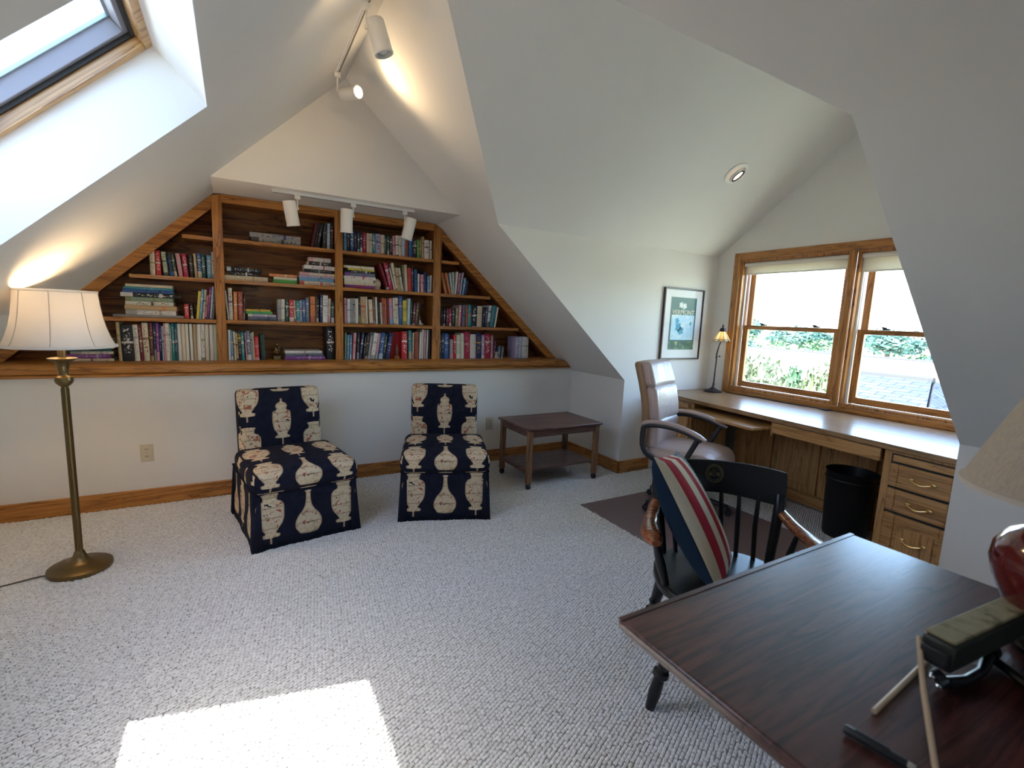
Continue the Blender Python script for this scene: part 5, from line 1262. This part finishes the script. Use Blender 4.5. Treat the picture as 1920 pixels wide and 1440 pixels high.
def leafm(nm,a,b_,c_):
    m=mat(nm,b_,.8,spec=.05); n=N(m); oi=n.n('ObjectInfo'); tc=n.n('TexCoord'); z=n.n('TexNoise',i_Scale=1.1,i_Detail=2.0); n.l(tc.outputs['Object'],z.inputs[0])
    n.l(n.ramp(z.outputs[0],[(.3,a),(.5,b_),(.7,c_)]),n.b.inputs['Base Color']); return m
LM=[leafm('blue_green_leaves',(.05,.11,.10),(.09,.17,.14),(.15,.22,.17)),leafm('green_leaves',(.05,.11,.05),(.10,.17,.08),(.18,.23,.13)),leafm('olive_leaves',(.09,.12,.05),(.17,.19,.10),(.30,.29,.20))]
def crown_mesh(seed,nl_,size,ls,m_):
    g=random.Random(seed); vs=[];fs=[]
    blobs=[(Vector((g.uniform(-.5,.5),g.uniform(-.5,.5),g.uniform(-.35,.45)))*size,g.uniform(.35,.6)*size) for _ in range(9)]
    for k in range(nl_):
        c_,r_=blobs[k%9]; d=Vector((g.gauss(0,1),g.gauss(0,1),g.gauss(0,1))).normalized(); p=c_+d*r_*g.uniform(.75,1.05)
        a=Vector((g.gauss(0,1),g.gauss(0,1),g.gauss(0,1))).normalized(); nn=(d+a*.8).normalized(); u=nn.orthogonal().normalized(); v=nn.cross(u)
        an=g.uniform(0,6.28); u,v=u*math.cos(an)+v*math.sin(an),v*math.cos(an)-u*math.sin(an); s=ls*g.uniform(.6,1.3); b=len(vs)
        vs+=[p-u*s,p-v*s*.5+nn*s*.1,p+u*s,p+v*s*.5+nn*s*.1]; fs.append((b,b+1,b+2,b+3))
    me=bpy.data.meshes.new('crown'); me.from_pydata([tuple(q) for q in vs],[],fs); me.materials.append(m_); me.update(); return me
CR={}
def tree(name,label,x,y,z0,zt,rad,kind,seed,group=None,nl_=900,ls=.20):
    t=thing(name,label,'tree' if 'tree' in name else 'shrub',(x,y,z0),seed*1.3,group)
    key=(kind,seed%3,nl_,ls)
    if key not in CR: CR[key]=crown_mesh(seed%3+10*kind,nl_,1.0,ls,LM[kind])
    o=bpy.data.objects.new('crown',CR[key]); COL.objects.link(o); o.parent=t; hgt=zt-z0; cz=z0+hgt*.55
    o.location=(0,0,hgt*.56); o.scale=(rad,rad,hgt*.46)
    MB().tube([(0,0,0),(.05,.03,hgt*.35),(0,0,hgt*.7)],[rad*.08,rad*.06,rad*.02],8).build('trunk',bark,t)
    return t
g=random.Random(5)
for i in range(12):
    f=i/11; x=38+(i%2)*6.6; y=-6+f*46; tree('tree','leafy blue green tree in the distant treeline outside the window',x,y,-3.2,.15+g.uniform(-.1,.4)+(.5 if f>.6 else 0),2.9,i%2,i,'distant treeline',2600,.085)
for i,(x,y,zt) in enumerate(((72,62,3.6),(72,51,3.0),(72,40,2.4),(72,29,2.0),(72,18,1.8))):
    tree('tree','hazy tree on the skyline behind the distant treeline',x,y,-3.2,zt,4.8,0,i+30,'skyline trees',2600,.085)
for i,(x,y,zt,r_,k,lab) in enumerate(((10.2,6.55,.84,.95,2,'sunlit feathery shrub low outside the window nearest the framed print'),(10.7,5.35,.74,.85,2,'pale olive shrub outside the window between the feathery shrub and grey roof'),(12.6,8.7,1.0,.9,1,'green bush behind the feathery shrub outside the window'),
    (12.5,7.0,.92,.75,1,'darker bush in the middle of the shrubs outside'),(8.2,4.85,.60,.70,2,'low pale shrub against the grey blue roof'),(32.3,19.5,.75,1.6,1,'round green tree beyond the long pale roof'),(32.3,24.6,.85,2.0,0,'blue green tree off the far end of the long pale roof'))):
    tree('shrub' if x<15 else 'tree',lab,x,y,-3.1,zt,r_,k,i+50,None,3800,.062)
tree('shrub','small pale bush peeping over the corner of the grey roof by the mullion',5.0,2.42,-3.1,.82,.45,2,61,None,2600,.07)
